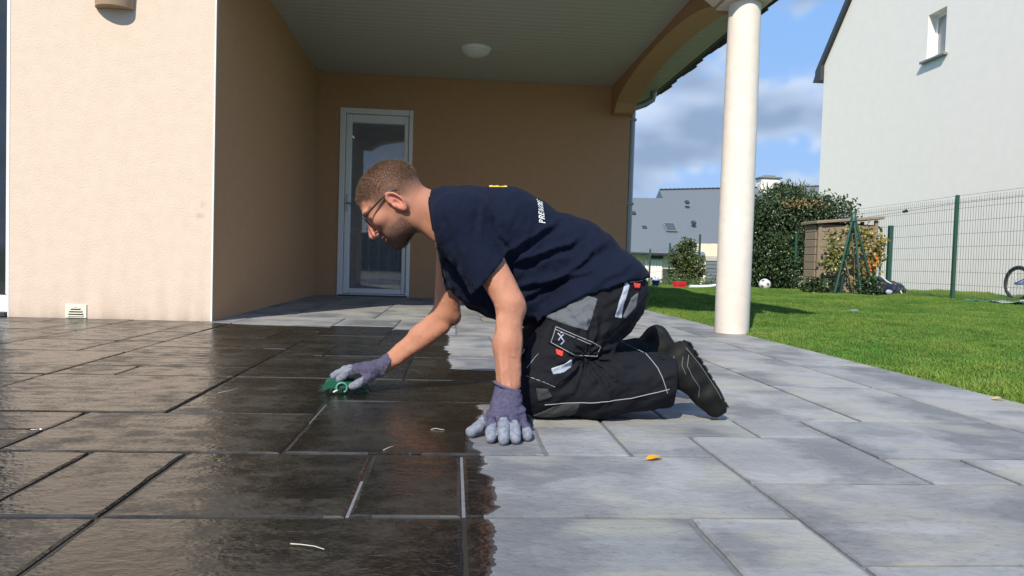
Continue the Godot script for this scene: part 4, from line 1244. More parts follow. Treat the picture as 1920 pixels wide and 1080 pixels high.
# short hair, beard stubble and the down on the forearms, grown from the points of the skin
func strands(bm: ArrayMesh, who: Node3D) -> void:
	var arr := bm.surface_get_arrays(0)
	var vs: PackedVector3Array = arr[Mesh.ARRAY_VERTEX]; var ns: PackedVector3Array = arr[Mesh.ARRAY_NORMAL]
	var r := RandomNumberGenerator.new(); r.seed = 404
	var sets := [begin(), begin(), begin()]
	for i in vs.size():
		var p := vs[i]; var n := ns[i]; var q := hl(p)
		var kind := -1; var many := 0; var long := 0.0; var wide := 0.0
		var grow := n
		if q.length() < 0.16:
			var hs := hair_share(q)
			if hs > 0.0 and n.dot(p - HEAD) > 0.0:
				kind = 0; long = lerpf(0.0013, 0.0062, smoothstep(0.45, 1.0, hs)) * (1.0 + 0.5 * smoothstep(0.03, 0.09, q.x)); wide = 0.00042
				many = 3 if r.randf() < 0.15 + hs * 0.85 else (1 if r.randf() < 0.4 else 0)
				grow = (n * 0.75 + UPW * 0.15 * signf(q.x) + FWD * (0.45 if q.x > 0.0 else -0.25) - UPW * 0.35 * smoothstep(0.06, 0.0, q.y)).normalized()
			else:
				var low := smoothstep(-0.050, -0.085, q.y) * smoothstep(0.0, 0.03, q.x)
				var cheek := smoothstep(0.0, -0.05, q.y + 0.022 - 0.25 * absf(q.x - 0.03)) * smoothstep(-0.012, 0.018, q.x) * smoothstep(0.110, 0.085, q.x)
				var b := maxf(low, cheek * 0.6)
				if b > 0.1 and r.randf() < b * 0.75:
					kind = 1; many = 1; long = lerpf(0.0016, 0.0055, low); wide = 0.00036
					grow = (n * 0.7 - UPW * 0.7).normalized()
		elif p.y < 0.30 and p.y > 0.12 and (p.x < 0.2 and p.x > -0.22) and r.randf() < 0.5:
			if (p.z > -2.02 and p.x > 0.09) or (p.z < -2.34 and p.x < 0.03):
				kind = 2; many = 1; long = 0.009; wide = 0.00016
				grow = (n * 0.35 + Vector3(r.randfn() * 0.3, -0.9, r.randfn() * 0.3)).normalized()
		for k in many:
			var at := p + Vector3(r.randfn(), r.randfn(), r.randfn()) * 0.0013
			at -= n * (at - p).dot(n)
			var d := (grow + Vector3(r.randfn(), r.randfn(), r.randfn()) * 0.17).normalized() * long * r.randf_range(0.6, 1.25)
			var side := d.cross(Vector3(r.randfn(), r.randfn(), r.randfn())).normalized() * wide
			var c := Color(0.055, 0.036, 0.025).lerp(Color(0.215, 0.150, 0.100), r.randf())
			if kind == 1: c = Color(0.022, 0.016, 0.013).lerp(Color(0.075, 0.052, 0.038), r.randf())
			sets[kind].set_color(c)
			tri(sets[kind], at - side - n * 0.0006, at + side - n * 0.0006, at + d)
	for k in 3: part(["hair", "beard", "arm_hair"][k], sets[k], M.hair, who).set_meta("kind", "stuff")

# pulls in the T-shirt, seen from the side: armpit to waist, shoulder to sleeve
var FOLDS := [[V2(0.150, 0.464), V2(0.314, 0.591)], [V2(0.159, 0.433), V2(0.378, 0.532)], [V2(0.176, 0.373), V2(0.412, 0.441)], [V2(0.232, 0.283), V2(0.520, 0.465)], [V2(0.278, 0.299), V2(0.538, 0.430)], [V2(0.207, 0.343), V2(0.456, 0.525)], [V2(-0.019, 0.579), V2(0.046, 0.385)], [V2(0.077, 0.612), V2(0.074, 0.476)], [V2(0.116, 0.583), V2(0.165, 0.464)], [V2(0.017, 0.338), V2(0.140, 0.281)]]

func shirt_fold(p: Vector3, d: float) -> float:
	if d > 0.06 or d < -0.07 or (d < -0.045 and p.x > 0.2): return d
	# folds fan from the armpit back and down to the hip, others pull across the sleeve
	var f := grain.get_noise_3d(p.x * 5.0 + p.y * 9.0, p.y * 7.0 - p.x * 14.0, p.z * 5.0) * 0.009
	f += grain.get_noise_3d(p.x * 28.0, p.y * 20.0, p.z * 24.0) * 0.0010
	if p.z > -2.2:
		var q := Vector2(p.x + 0.012 * grain.get_noise_2d(p.y * 9.0, p.x * 5.0), p.y + 0.012 * grain.get_noise_2d(p.x * 9.0, p.y * 5.0 + 7.0))
		for fo in FOLDS:
			var ab: Vector2 = fo[1] - fo[0]
			var t: float = (q - fo[0]).dot(ab) / ab.length_squared()
			if t < -0.15 or t > 1.15: continue
			var off: float = (q - fo[0] - ab * t).dot(ab.orthogonal().normalized())
			if absf(off) > 0.05: continue
			var tp := smoothstep(-0.15, 0.25, t) * smoothstep(1.15, 0.6, t)
			f += (exp(-pow((off - 0.015) / 0.010, 2.0)) - exp(-pow(off / 0.010, 2.0))) * 0.0085 * tp
	var back := smoothstep(0.10, 0.17, p.y - 0.42)
	d = torso.plain(p, torso_all) + f * lerpf(1.0, 0.6, back)
	# sleeves, cut square at their hems and open below
	if p.z > -2.17 and p.x < 0.26 and p.y < 0.66 and p.y > 0.30:
		var raw := near_sleeve.one(1, p) + f * 0.6
		var e := smin(near_sleeve.one(0, p) + f * 0.6, raw, 0.03)
		var h := (p - Vector3(0.104, 0.418, -2.0)).dot(Vector3(0.78, -0.62, -0.05).normalized())
		e = smax(e, h, 0.005)
		if h > -0.05: e = maxf(e, -(raw + 0.010))
		d = smin(d, e, 0.025)
	if p.z < -2.24 and p.x < 0.12 and p.y > 0.30:
		var raw := far_sleeve.one(1, p) + f * 0.6
		var e := smin(far_sleeve.one(0, p) + f * 0.6, raw, 0.03)
		var h2 := 0.348 + 0.10 * (p.x + 0.02) - p.y
		e = smax(e, h2, 0.006)
		if h2 > -0.045: e = maxf(e, -(raw + 0.010))
		d = smin(d, e, 0.025)
	# the tail hangs over the trousers
	if p.x > 0.18:
		var t := trousers.plain(p, trousers_all) - 0.014 + f * 0.6
		d = smin(d, t, 0.02)
	# neck opening
	var nk := (p - Vector3(-0.062, 0.578, -2.2))
	d = smax(d, -nk.dot(Vector3(0.985, 0.17, 0)) - 0.005 + 0.0 * nk.z, 0.008)
	var c := p - Vector3(-0.10, 0.588, -2.2); c.z *= 0.92
	d = maxf(d, -((c - Vector3(0.99, -0.12, 0) * c.dot(Vector3(0.99, -0.12, 0))).length() - 0.064 if c.x < 0.075 else 1.0))
	# bottom hem: from the small of the back down the flank to the belly
	if p.x > 0.17 and absf(d) < 0.03: d = smax(d, hem_d(p), 0.006)
	return d

func hem_d(p: Vector3) -> float:
	# side view: the shirt ends behind and below this line
	var q := Vector2(p.x + 0.006 * grain.get_noise_2d(p.y * 14.0, p.z * 14.0), p.y + 0.008 * grain.get_noise_2d(p.x * 14.0, p.z * 14.0))
	return poly_d(q, [V2(0.66, 0.90), V2(0.66, 0.428), V2(0.487, 0.398), V2(0.375, 0.360), V2(0.262, 0.290), V2(0.205, 0.225), V2(0.19, 0.10), V2(-0.5, 0.10), V2(-0.5, 0.90)])

func trouser_fold(p: Vector3, d: float) -> float:
	if d > 0.06: return d
	var f := 0.0
	# creases fan out behind the bent knee, shallow ripples elsewhere
	var kn := p - Vector3(0.38, 0.19, p.z)
	var ang := atan2(kn.y, kn.x); var rad := Vector2(kn.x, kn.y).length()
	f += sin(ang * 13.0 + grain.get_noise_3d(p.x * 8.0, p.y * 8.0, p.z * 9.0) * 5.0) * 0.0045 * smoothstep(0.22, 0.05, rad)
	f += grain.get_noise_3d(p.x * 7.0 + 9.0, p.y * 16.0 - p.x * 8.0, p.z * 8.0) * 0.011
	f += grain.get_noise_3d(p.x * 26.0, p.y * 34.0, p.z * 26.0) * 0.0018
	d += f
	# hems at the ankles
	d = smax(d, (p - Vector3(0.646, 0.12, 0)).dot(Vector3(0.995, -0.03, 0)) + 0.004 * sin(p.z * 60.0), 0.008)
	if p.x > 0.60: d = maxf(d, -(Vector2(p.y - 0.125, (p.z + 2.045) if p.z > -2.2 else (p.z + 2.355)).length() - 0.062))
	d = maxf(d, -p.y + 0.001)
	return d

# raised piece of cloth on the trousers, outline drawn in the side view
func patch(called: String, outline: Array, lift: float, m: Material, parent: Node3D, cell := 0.0045, zmin := -2.11, bones := []) -> void:
	var f := Field.new()
	for i in (trousers.a.size() if bones.is_empty() else bones.size()):
		var j: int = i if bones.is_empty() else bones[i]
		f.bone(trousers.a[j], trousers.b[j], trousers.ra[j], trousers.rb[j], trousers.k[j], 1.0 / (1.0 - trousers.ws[j]), trousers.w[j])
	f.extra = func(p: Vector3, d: float) -> float:
		var e := trouser_fold(p, d) - lift
		e = smax(e, poly_d(Vector2(p.x, p.y), outline), 0.003)
		return maxf(e, zmin - p.z)
	var lo := Vector2(9, 9); var hi := Vector2(-9, -9)
	for q in outline:
		lo = lo.min(q); hi = hi.max(q)
	cloth(called, f, AABB(Vector3(lo.x - 0.01, lo.y - 0.01, -2.12), Vector3(hi.x - lo.x + 0.02, hi.y - lo.y + 0.02, 0.2)), cell, m, parent)

func seam(called: String, f: Field, line: Array, r: float, m: Material, parent: Node3D, from_z := -1.85, dir := Vector3.FORWARD) -> void:
	var pts := []
	for i in line.size() - 1:
		var n := maxi(2, int(line[i].distance_to(line[i + 1]) / 0.012))
		for k in n: pts.append(line[i].lerp(line[i + 1], float(k) / n))
	pts.append(line[-1])
	var on := []
	for q in pts: on.append(onto(f, Vector3(q.x, q.y, from_z), dir) + Vector3(0, 0, r * 0.4))
	if on.size() < 2: return
	var s := begin(); tube(s, on, r, r, 5)
	part(called, s, m, parent)

func build_person() -> void:
	var who := thing("person", "kneeling man in navy T-shirt, dark work trousers and lilac gloves, leaning on one hand", "person")
	M.skin = mat(Color.WHITE, 0.62, 0.0, 0.38); M.skin.vertex_color_use_as_albedo = true
	bump(M.skin, noise_tex(256, 0.22, 3, Color.BLACK, Color.WHITE, 95), 0.035); tri_planar(M.skin, 9.0)
	M.skin.subsurf_scatter_enabled = true; M.skin.subsurf_scatter_strength = 0.12
	M.navy = mat(lin(0.0075, 0.0115, 0.027), 0.95, 0.0, 0.2); bump(M.navy, noise_tex(256, 0.3, 2, Color.BLACK, Color.WHITE, 91), 0.03); tri_planar(M.navy, 12.0)
	M.navy.rim_enabled = true; M.navy.rim = 0.12
	M.workwear = mat(lin(0.0085, 0.0098, 0.0145), 0.85, 0.0, 0.3); bump(M.workwear, noise_tex(256, 0.25, 2, Color.BLACK, Color.WHITE, 92), 0.03); tri_planar(M.workwear, 10.0)
	M.grey_cloth = mat(lin(0.105, 0.12, 0.14), 0.85, 0.0, 0.3)
	M.dark_grey = mat(lin(0.045, 0.052, 0.055), 0.85, 0.0, 0.3)
	M.silver = mat(lin(0.36, 0.40, 0.50), 0.6)
	M.red = mat(lin(0.62, 0.045, 0.03), 0.7)
	M.thread = mat(lin(0.30, 0.32, 0.36), 0.8)
	M.hair = mat(Color.WHITE, 0.6, 0.0, 0.3); M.hair.vertex_color_use_as_albedo = true
	M.glove = mat(Color.WHITE, 0.85, 0.0, 0.3); M.glove.vertex_color_use_as_albedo = true
	bump(M.glove, noise_tex(256, 0.3, 2, Color.BLACK, Color.WHITE, 93), 0.05); tri_planar(M.glove, 14.0)
	M.shoe = mat(lin(0.008, 0.0095, 0.0095), 0.68, 0.0, 0.35); bump(M.shoe, noise_tex(256, 0.2, 3, Color.BLACK, Color.WHITE, 94), 0.04); tri_planar(M.shoe, 9.0)
	var Z := -2.2
	# ---- body: head, neck, trunk, arms and legs in one surface
	var body := Field.new()
	body.bone(Vector3(-0.128, 0.618, Z + 0.01), Vector3(-0.035, 0.575, Z), 0.056, 0.068, 0.03)
	body.bone(Vector3(-0.130, 0.555, Z + 0.035), Vector3(-0.03, 0.535, Z + 0.03), 0.010, 0.012, 0.022)
	body.bone(Vector3(-0.155, 0.600, Z + 0.058), Vector3(-0.055, 0.515, Z + 0.028), 0.014, 0.016, 0.022)
	body.bone(Vector3(0.0, 0.55, Z), Vector3(0.35, 0.44, Z), 0.085, 0.08, 0.04, 1.4)
	body.bone(Vector3(0.35, 0.44, Z), Vector3(0.46, 0.36, Z), 0.08, 0.085, 0.04, 1.4)
	# left arm (propping), right arm (reaching)
	body.bone(Vector3(0.045, 0.535, -2.04), Vector3(0.158, 0.335, -1.945), 0.054, 0.0385, 0.03)
	body.bone(Vector3(0.155, 0.325, -1.945), Vector3(0.150, 0.225, -1.92), 0.0355, 0.0355, 0.02)
	body.bone(Vector3(0.150, 0.225, -1.92), Vector3(0.152, 0.075, -1.885), 0.0355, 0.0250, 0.02, 1.0)
	body.ball(Vector3(0.180, 0.318, -1.945), 0.021, 0.02)
	body.bone(Vector3(0.166, 0.30, -1.93), Vector3(0.172, 0.12, -1.892), 0.022, 0.016, 0.012)
	body.bone(Vector3(0.130, 0.29, -1.918), Vector3(0.138, 0.12, -1.868), 0.014, 0.0065, 0.006)
	body.bone(Vector3(0.150, 0.20, -1.884), Vector3(0.156, 0.09, -1.864), 0.004, 0.0055, 0.005)
	body.bone(Vector3(0.166, 0.24, -1.892), Vector3(0.160, 0.17, -1.884), 0.0035, 0.0035, 0.005)
	body.bone(Vector3(0.0, 0.51, -2.36), Vector3(-0.018, 0.275, -2.40), 0.055, 0.042, 0.03)
	body.bone(Vector3(-0.022, 0.268, -2.40), Vector3(-0.10, 0.19, -2.41), 0.040, 0.037, 0.02)
	body.bone(Vector3(-0.10, 0.19, -2.41), Vector3(-0.225, 0.085, -2.415), 0.037, 0.0255, 0.02)
	body.ball(Vector3(0.005, 0.255, -2.40), 0.022, 0.02)
	body.bone(Vector3(-0.03, 0.225, -2.385), Vector3(-0.18, 0.105, -2.395), 0.026, 0.014, 0.012)
	# legs under the cloth
	for z in [-2.09, -2.32]:
		body.bone(Vector3(0.455, 0.35, z), Vector3(0.26, 0.10, z + 0.04), 0.085, 0.06, 0.03)
		body.bone(Vector3(0.26, 0.09, z + 0.04), Vector3(0.68, 0.125, z + 0.03), 0.055, 0.040, 0.03)
	body.extra = func(p: Vector3, d: float) -> float:
		var vein := grain.get_noise_3d(p.x * 20.0, p.y * 6.0, p.z * 20.0)
		return head_shape(p, d + vein * 0.0026 - 0.0020 * smoothstep(0.06, 0.0, absf(vein)))
	body.slack = 0.03
	var st := SurfaceTool.new(); st.begin(Mesh.PRIMITIVE_TRIANGLES)
	var head := Field.new()
	head.ball(hp(0.0, 0.0, 0.0), 0.115, 0.03)
	head.bone(Vector3(-0.128, 0.618, Z + 0.01), Vector3(-0.035, 0.575, Z), 0.056, 0.068, 0.03)
	head.slack = 0.055
	var neck := body
	var neck_list := PackedInt32Array([0, 1, 2])
	head.extra = func(p: Vector3, _d: float) -> float: return maxf(head_shape(p, neck.plain(p, neck_list)), p.x + 0.045)
	mesh_field(st, head, AABB(Vector3(-0.36, 0.44, -2.31), Vector3(0.33, 0.33, 0.24)), 0.003, skin_colour)
	var rest := body.extra
	body.extra = func(p: Vector3, d: float) -> float: return maxf(rest.call(p, d), -0.056 - p.x) if p.y > 0.45 else rest.call(p, d)
	mesh_field(st, body, AABB(Vector3(-0.27, 0.01, -2.48), Vector3(1.05, 0.72, 0.66)), 0.0075, skin_colour)
	st.index()
	var bm := st.commit()
	put("body", bm, M.skin, who)
	strands(bm, who)
	# ---- glasses
	var gl := Node3D.new(); gl.name = "glasses"; who.add_child(gl)
	M.frame = mat(lin(0.012, 0.012, 0.014), 0.35)
	for sg in [1.0, -1.0]:
		var s := begin(); tube(s, [hp(-0.032, 0.000, sg * 0.079), hp(-0.012, 0.014, sg * 0.0815), hp(0.03, 0.013, sg * 0.077), hp(0.088, 0.010, sg * 0.070)], 0.0024, 0.0030, 8)
		part("temple", s, M.frame, gl)
		s = begin(); var rim := []
		for k in 20:
			var w := TAU * k / 20.0
			rim.append(hp(0.0985 - 0.10 * pow(absf(0.036 + cos(w) * 0.026) - 0.01, 2.0) * 8.0 * 0.3, -0.004 + clampf(sin(w) * 1.25, -1.0, 1.0) * 0.0165, sg * (0.036 + clampf(cos(w) * 1.2, -1.0, 1.0) * 0.027)))
		tube(s, rim, 0.0018, 0.0018, 6, true); part("rim", s, M.frame, gl)
	var br := begin(); tube(br, [hp(0.100, 0.004, 0.010), hp(0.104, 0.006, 0.0), hp(0.100, 0.004, -0.010)], 0.0018, 0.0018, 6); part("bridge", br, M.frame, gl)
	# ---- trousers
	trousers = Field.new()
	trousers.bone(Vector3(0.466, 0.358, -2.13), Vector3(0.466, 0.358, -2.27), 0.117, 0.117, 0.05)
	trousers.bone(Vector3(0.448, 0.352, -2.095), Vector3(0.268, 0.118, -2.045), 0.118, 0.090, 0.04)
	trousers.bone(Vector3(0.448, 0.352, -2.305), Vector3(0.265, 0.118, -2.355), 0.118, 0.090, 0.04)
	trousers.bone(Vector3(0.258, 0.093, -2.045), Vector3(0.44, 0.098, -2.045), 0.088, 0.094, 0.03)
	trousers.bone(Vector3(0.44, 0.098, -2.045), Vector3(0.66, 0.120, -2.045), 0.094, 0.080, 0.03)
	trousers.bone(Vector3(0.255, 0.093, -2.355), Vector3(0.44, 0.098, -2.355), 0.088, 0.094, 0.03)
	trousers.bone(Vector3(0.44, 0.098, -2.355), Vector3(0.66, 0.122, -2.355), 0.094, 0.080, 0.03)
	trousers.bone(Vector3(0.47, 0.375, -2.2), Vector3(0.39, 0.425, -2.2), 0.100, 0.098, 0.04, 1.35)
	trousers.extra = trouser_fold
	trousers_all = trousers.all()
	# ---- T-shirt
	shirt = Field.new()
	shirt.bone(Vector3(0.495, 0.378, Z), Vector3(0.37, 0.455, Z), 0.112, 0.122, 0.05, 1.40)
	shirt.bone(Vector3(0.37, 0.455, Z), Vector3(0.15, 0.528, Z), 0.122, 0.138, 0.05, 1.25)
	shirt.bone(Vector3(0.15, 0.528, Z), Vector3(0.025, 0.548, Z), 0.142, 0.120, 0.05, 1.35)
	shirt.bone(Vector3(0.09, 0.44, Z), Vector3(0.33, 0.37, Z), 0.125, 0.125, 0.05, 1.12)
	shirt.bone(Vector3(0.12, 0.37, Z - 0.01), Vector3(0.20, 0.34, Z), 0.085, 0.09, 0.06, 1.3)
	shirt.bone(Vector3(0.02, 0.560, Z), Vector3(-0.045, 0.580, Z), 0.105, 0.080, 0.05, 1.1)
	shirt.bone(Vector3(0.01, 0.56, -2.05), Vector3(0.01, 0.55, -2.35), 0.085, 0.085, 0.05)
	torso = Field.new(); torso.a = shirt.a.duplicate(); torso.b = shirt.b.duplicate(); torso.ra = shirt.ra.duplicate(); torso.rb = shirt.rb.duplicate(); torso.w = shirt.w.duplicate(); torso.ws = shirt.ws.duplicate(); torso.k = shirt.k.duplicate()
	torso_all = torso.all()
	near_sleeve = Field.new(); far_sleeve = Field.new()
	near_sleeve.ball(Vector3(0.035, 0.535, -2.045), 0.085, 0.03); near_sleeve.bone(Vector3(0.032, 0.535, -2.040), Vector3(0.135, 0.352, -1.975), 0.085, 0.071, 0.03)
	far_sleeve.ball(Vector3(-0.005, 0.515, -2.36), 0.085, 0.03); far_sleeve.bone(Vector3(-0.005, 0.515, -2.36), Vector3(-0.022, 0.30, -2.40), 0.088, 0.070, 0.03)
	for e in [near_sleeve, far_sleeve]: shirt.bone(e.a[1], e.b[1], e.ra[1], e.rb[1], 0.04)
	for i in [1, 7]: shirt.bone(trousers.a[i], trousers.b[i], trousers.ra[i], trousers.rb[i], 0.02)
	shirt.bone(trousers.a[0], trousers.b[0], trousers.ra[0], trousers.rb[0], 0.02)
	shirt.extra = shirt_fold
	shirt.slack = 0.04
	var sh := cloth("t_shirt", shirt, AABB(Vector3(-0.16, 0.17, -2.52), Vector3(0.84, 0.60, 0.68)), 0.0066, M.navy, who)
	# print on the back: line of capitals across, and the tips of a larger line above it
	lettering(sh)
	# neck band
	var s2 := begin(); var ring := []
	for k in 26:
		var w := TAU * k / 26.0
		ring.append(Vector3(-0.068 + 0.012 * cos(w) * -1.0, 0.582 + sin(w) * 0.0 + cos(w) * 0.068, Z + sin(w) * 0.072))
	tube(s2, ring, 0.0065, 0.0065, 6, true); part("neck_band", s2, M.navy, sh)
	var tr := cloth("trousers", trousers, AABB(Vector3(0.12, -0.005, -2.50), Vector3(0.57, 0.62, 0.60)), 0.0062, M.workwear, who)
	patch("hip_panel", [V2(0.259,0.294), V2(0.360,0.365), V2(0.408,0.352), V2(0.381,0.260), V2(0.317,0.274)], 0.0035, M.grey_cloth, tr)
	patch("cargo_flap", [V2(0.288,0.276), V2(0.394,0.235), V2(0.425,0.219), V2(0.414,0.184), V2(0.343,0.187), V2(0.270,0.224)], 0.008, M.workwear, tr)
	patch("cargo_pocket", [V2(0.270,0.224), V2(0.343,0.187), V2(0.36,0.165), V2(0.322,0.128), V2(0.289,0.105), V2(0.254,0.120), V2(0.212,0.131), V2(0.212,0.152), V2(0.237,0.187)], 0.0045, M.workwear, tr)
	patch("reflective_strip", [V2(0.487,0.406), V2(0.500,0.391), V2(0.482,0.338), V2(0.480,0.297), V2(0.457,0.298), V2(0.466,0.345)], 0.005, M.silver, tr, 0.0035)
	patch("back_pocket", [V2(0.504,0.357), V2(0.530,0.373), V2(0.522,0.329), V2(0.490,0.293), V2(0.482,0.300)], 0.004, M.grey_cloth, tr, 0.0045, -2.16)
	patch("label_tab", [V2(0.512,0.399), V2(0.540,0.396), V2(0.534,0.382), V2(0.517,0.383)], 0.007, M.red, tr, 0.003, -2.16)
	patch("reflective_piece", [V2(0.276,0.156), V2(0.313,0.169), V2(0.335,0.184), V2(0.339,0.162), V2(0.318,0.142), V2(0.282,0.137)], 0.0085, M.silver, tr, 0.0035, -2.0, [0, 1])
	patch("label_tab", [V2(0.289,0.210), V2(0.312,0.203), V2(0.308,0.189), V2(0.291,0.195)], 0.011, M.red, tr, 0.003, -2.0, [0, 1])
	patch("knee_panel", [V2(0.227,0.010), V2(0.294,0.050), V2(0.365,0.060), V2(0.359,0.022), V2(0.341,0.008)], 0.003, M.dark_grey, tr)
	patch("knee_panel", [V2(0.235,0.10), V2(0.270,0.10), V2(0.285,0.075), V2(0.245,0.06)], 0.003, M.dark_grey, tr)
	for ln in [[V2(0.264,0.052), V2(0.385,0.061), V2(0.507,0.074), V2(0.617,0.101)], [V2(0.556,0.205), V2(0.585,0.159), V2(0.612,0.090)], [V2(0.271,0.221), V2(0.237,0.185), V2(0.212,0.152)], [V2(0.212,0.131), V2(0.254,0.120), V2(0.289,0.105)], [V2(0.500,0.400), V2(0.53,0.402), V2(0.55,0.405)]]:
		seam("stitching", trousers, ln, 0.0013, M.thread, tr)
	var flapf := Field.new(); flapf.a = trousers.a; flapf.b = trousers.b; flapf.ra = trousers.ra; flapf.rb = trousers.rb; flapf.w = trousers.w; flapf.ws = trousers.ws; flapf.k = trousers.k
	flapf.extra = func(p: Vector3, d: float) -> float: return trouser_fold(p, d) - 0.008
	for ln in [[V2(0.292,0.269), V2(0.392,0.230), V2(0.418,0.216), V2(0.409,0.189), V2(0.344,0.193), V2(0.277,0.226), V2(0.292,0.269)], [V2(0.290,0.262), V2(0.388,0.224)]]:
		seam("stitching", flapf, ln, 0.0011, M.thread, tr)
	for ln in [[V2(0.296,0.252), V2(0.303,0.244), V2(0.297,0.233)], [V2(0.311,0.249), V2(0.303,0.243), V2(0.312,0.231), V2(0.304,0.222)], [V2(0.303,0.254), V2(0.308,0.254)]]:
		seam("runner_emblem", flapf, ln, 0.0021, M.silver, tr)
	# ---- gloves, shoes
	left_glove(who); right_glove(who)
	shoe(who, -2.045, true, Vector3.ZERO); shoe(who, -2.355, false, Vector3(0.016, 0.022, 0))

func lettering(sh: Node3D) -> void:
	var font := SystemFont.new(); font.font_names = PackedStringArray(["Droid Sans"]); font.font_weight = 600
	var white := mat(lin(0.72, 0.73, 0.74), 0.7); var yellow := mat(lin(0.75, 0.52, 0.05), 0.7)
	print_on(sh, "PRENDRE", font, 0.0200, Vector3(0.245, 0.0, -2.012), white, 0.160)
	print_on(sh, "EXPERTS", font, 0.055, Vector3(0.150, 0.0, -2.12), yellow, 0.22)

# letters laid on the cloth of the back; the line runs across the spine, tops towards the neck
func print_on(sh: Node3D, words: String, font: Font, size: float, start: Vector3, m: Material, _reach: float) -> void:
	var tm := TextMesh.new(); tm.text = words; tm.font = font; tm.font_size = 64; tm.pixel_size = size / 46.0; tm.depth = 0.0; tm.curve_step = 1.5
	tm.horizontal_alignment = HORIZONTAL_ALIGNMENT_LEFT; tm.vertical_alignment = VERTICAL_ALIGNMENT_BOTTOM
	var arr := tm.get_mesh_arrays()
	var vs: PackedVector3Array = arr[Mesh.ARRAY_VERTEX]; var ix = arr[Mesh.ARRAY_INDEX]
	var s := begin()
	var order := []
	if ix == null: 
		for i in vs.size(): order.append(i)
	else: order = Array(ix)
	var dir := Vector3(0.10, -0.93, -0.36).normalized()
	var cache := {}
	for i in order:
		if not cache.has(i):
			# along the cloth from the flank over the back: the arc starts at start.z
			var v := vs[i]
			var ang := v.x / 0.20
			var p := Vector3(start.x - v.y * 0.97 - 0.0, 0.44, 0.0)
			var c := Vector3(p.x, 0.50, -2.2)
			var a0 := asin(clampf((start.z + 2.2) / 0.20, -1.0, 1.0))
			var out := Vector3(0.12, cos(a0 - ang), sin(a0 - ang)).normalized()
			var q := onto(shirt, c + out * 0.32, -out)
			cache[i] = q + out * 0.0016
	for k in range(0, order.size(), 3):
		for e in [0, 1, 2]: s.add_vertex(cache[order[k + e]])
	part("print", s, m, sh)

func finger(f: Field, pts: Array, r: float) -> void:
	for i in pts.size() - 1:
		f.bone(pts[i], pts[i + 1], r * (1.0 - 0.05 * i), r * (0.95 - 0.05 * i), 0.004)

func left_glove(who: Node3D) -> void:
	var f := Field.new()
	var wr := Vector3(0.152, 0.088, -1.888)
	f.bone(Vector3(0.152, 0.108, -1.895), wr, 0.0335, 0.0325, 0.01, 1.0)
	var mcp := [Vector3(0.114, 0.040, -1.812), Vector3(0.138, 0.044, -1.800), Vector3(0.161, 0.042, -1.804), Vector3(0.183, 0.034, -1.820)]
	for m in mcp: f.bone(wr + (m - wr) * 0.15 + Vector3((m.x - wr.x) * 0.25, 0, 0), m, 0.027, 0.0190, 0.014)
	f.bone(Vector3(0.118, 0.034, -1.855), Vector3(0.178, 0.030, -1.855), 0.022, 0.020, 0.02)
	finger(f, [mcp[0], Vector3(0.106, 0.036, -1.775), Vector3(0.104, 0.023, -1.752), Vector3(0.103, 0.0145, -1.735)], 0.0158)
	finger(f, [mcp[1], Vector3(0.136, 0.041, -1.762), Vector3(0.134, 0.026, -1.737), Vector3(0.133, 0.0145, -1.718)], 0.0162)
	finger(f, [mcp[2], Vector3(0.163, 0.038, -1.768), Vector3(0.163, 0.024, -1.744), Vector3(0.163, 0.0142, -1.728)], 0.0156)
	finger(f, [mcp[3], Vector3(0.192, 0.029, -1.788), Vector3(0.196, 0.019, -1.770), Vector3(0.195, 0.013, -1.758)], 0.0140)
	finger(f, [Vector3(0.122, 0.040, -1.850), Vector3(0.094, 0.034, -1.828), Vector3(0.073, 0.022, -1.806), Vector3(0.056, 0.015, -1.789)], 0.0172)
	f.slack = 0.02
	f.extra = func(p: Vector3, d: float) -> float:
		d += grain.get_noise_3d(p.x * 26.0, p.y * 60.0, p.z * 26.0) * 0.0034 * smoothstep(0.03, 0.07, p.y) + grain.get_noise_3d(p.x * 60.0, p.y * 80.0, p.z * 110.0) * 0.0012
		d -= 0.0035 * exp(-pow((p.y - 0.060 - 0.1 * (p.x - 0.15)) / 0.004, 2.0))
		d += 0.003 * exp(-pow((p.y - 0.069 - 0.1 * (p.x - 0.15)) / 0.004, 2.0))
		d = maxf(d, p.y - 0.116 + 0.35 * (p.x - 0.15))
		if p.y > 0.098: d = maxf(d, -(Vector2(p.x - 0.152, p.z + 1.892).length() - 0.028))
		return maxf(d, -p.y + 0.0005)
	var g := cloth("glove", f, AABB(Vector3(0.02, -0.005, -1.95), Vector3(0.21, 0.135, 0.25)), 0.0034, M.glove, who, func(p: Vector3, n: Vector3) -> Color:
		var edge := grain.get_noise_3dv(p * 40.0) * 0.010
		var coated := p.z + edge > -1.760 - (0.012 if p.x > 0.175 else 0.0) or (p.x < 0.088 + edge and p.y < 0.05) or n.y < -0.3
		var c := Color(0.215, 0.24, 0.30) if coated else Color(0.083, 0.080, 0.138)
		return c * (0.92 + grain.get_noise_3dv(p * 70.0) * 0.35 + grain.get_noise_3dv(p * 190.0) * 0.25))
	g.set_meta("label", "lilac glove with grey coated fingers, flat on the slab")
	var s := begin(); var ring := []
	for k in 20:
		var w := TAU * k / 20.0
		ring.append(Vector3(0.152 + cos(w) * 0.0335, 0.114 - 0.35 * cos(w) * 0.0335, -1.893 + sin(w) * 0.0335))
	tube(s, ring, 0.0042, 0.0042, 8, true); part("cuff", s, mat(lin(0.085, 0.082, 0.15), 0.9), g)

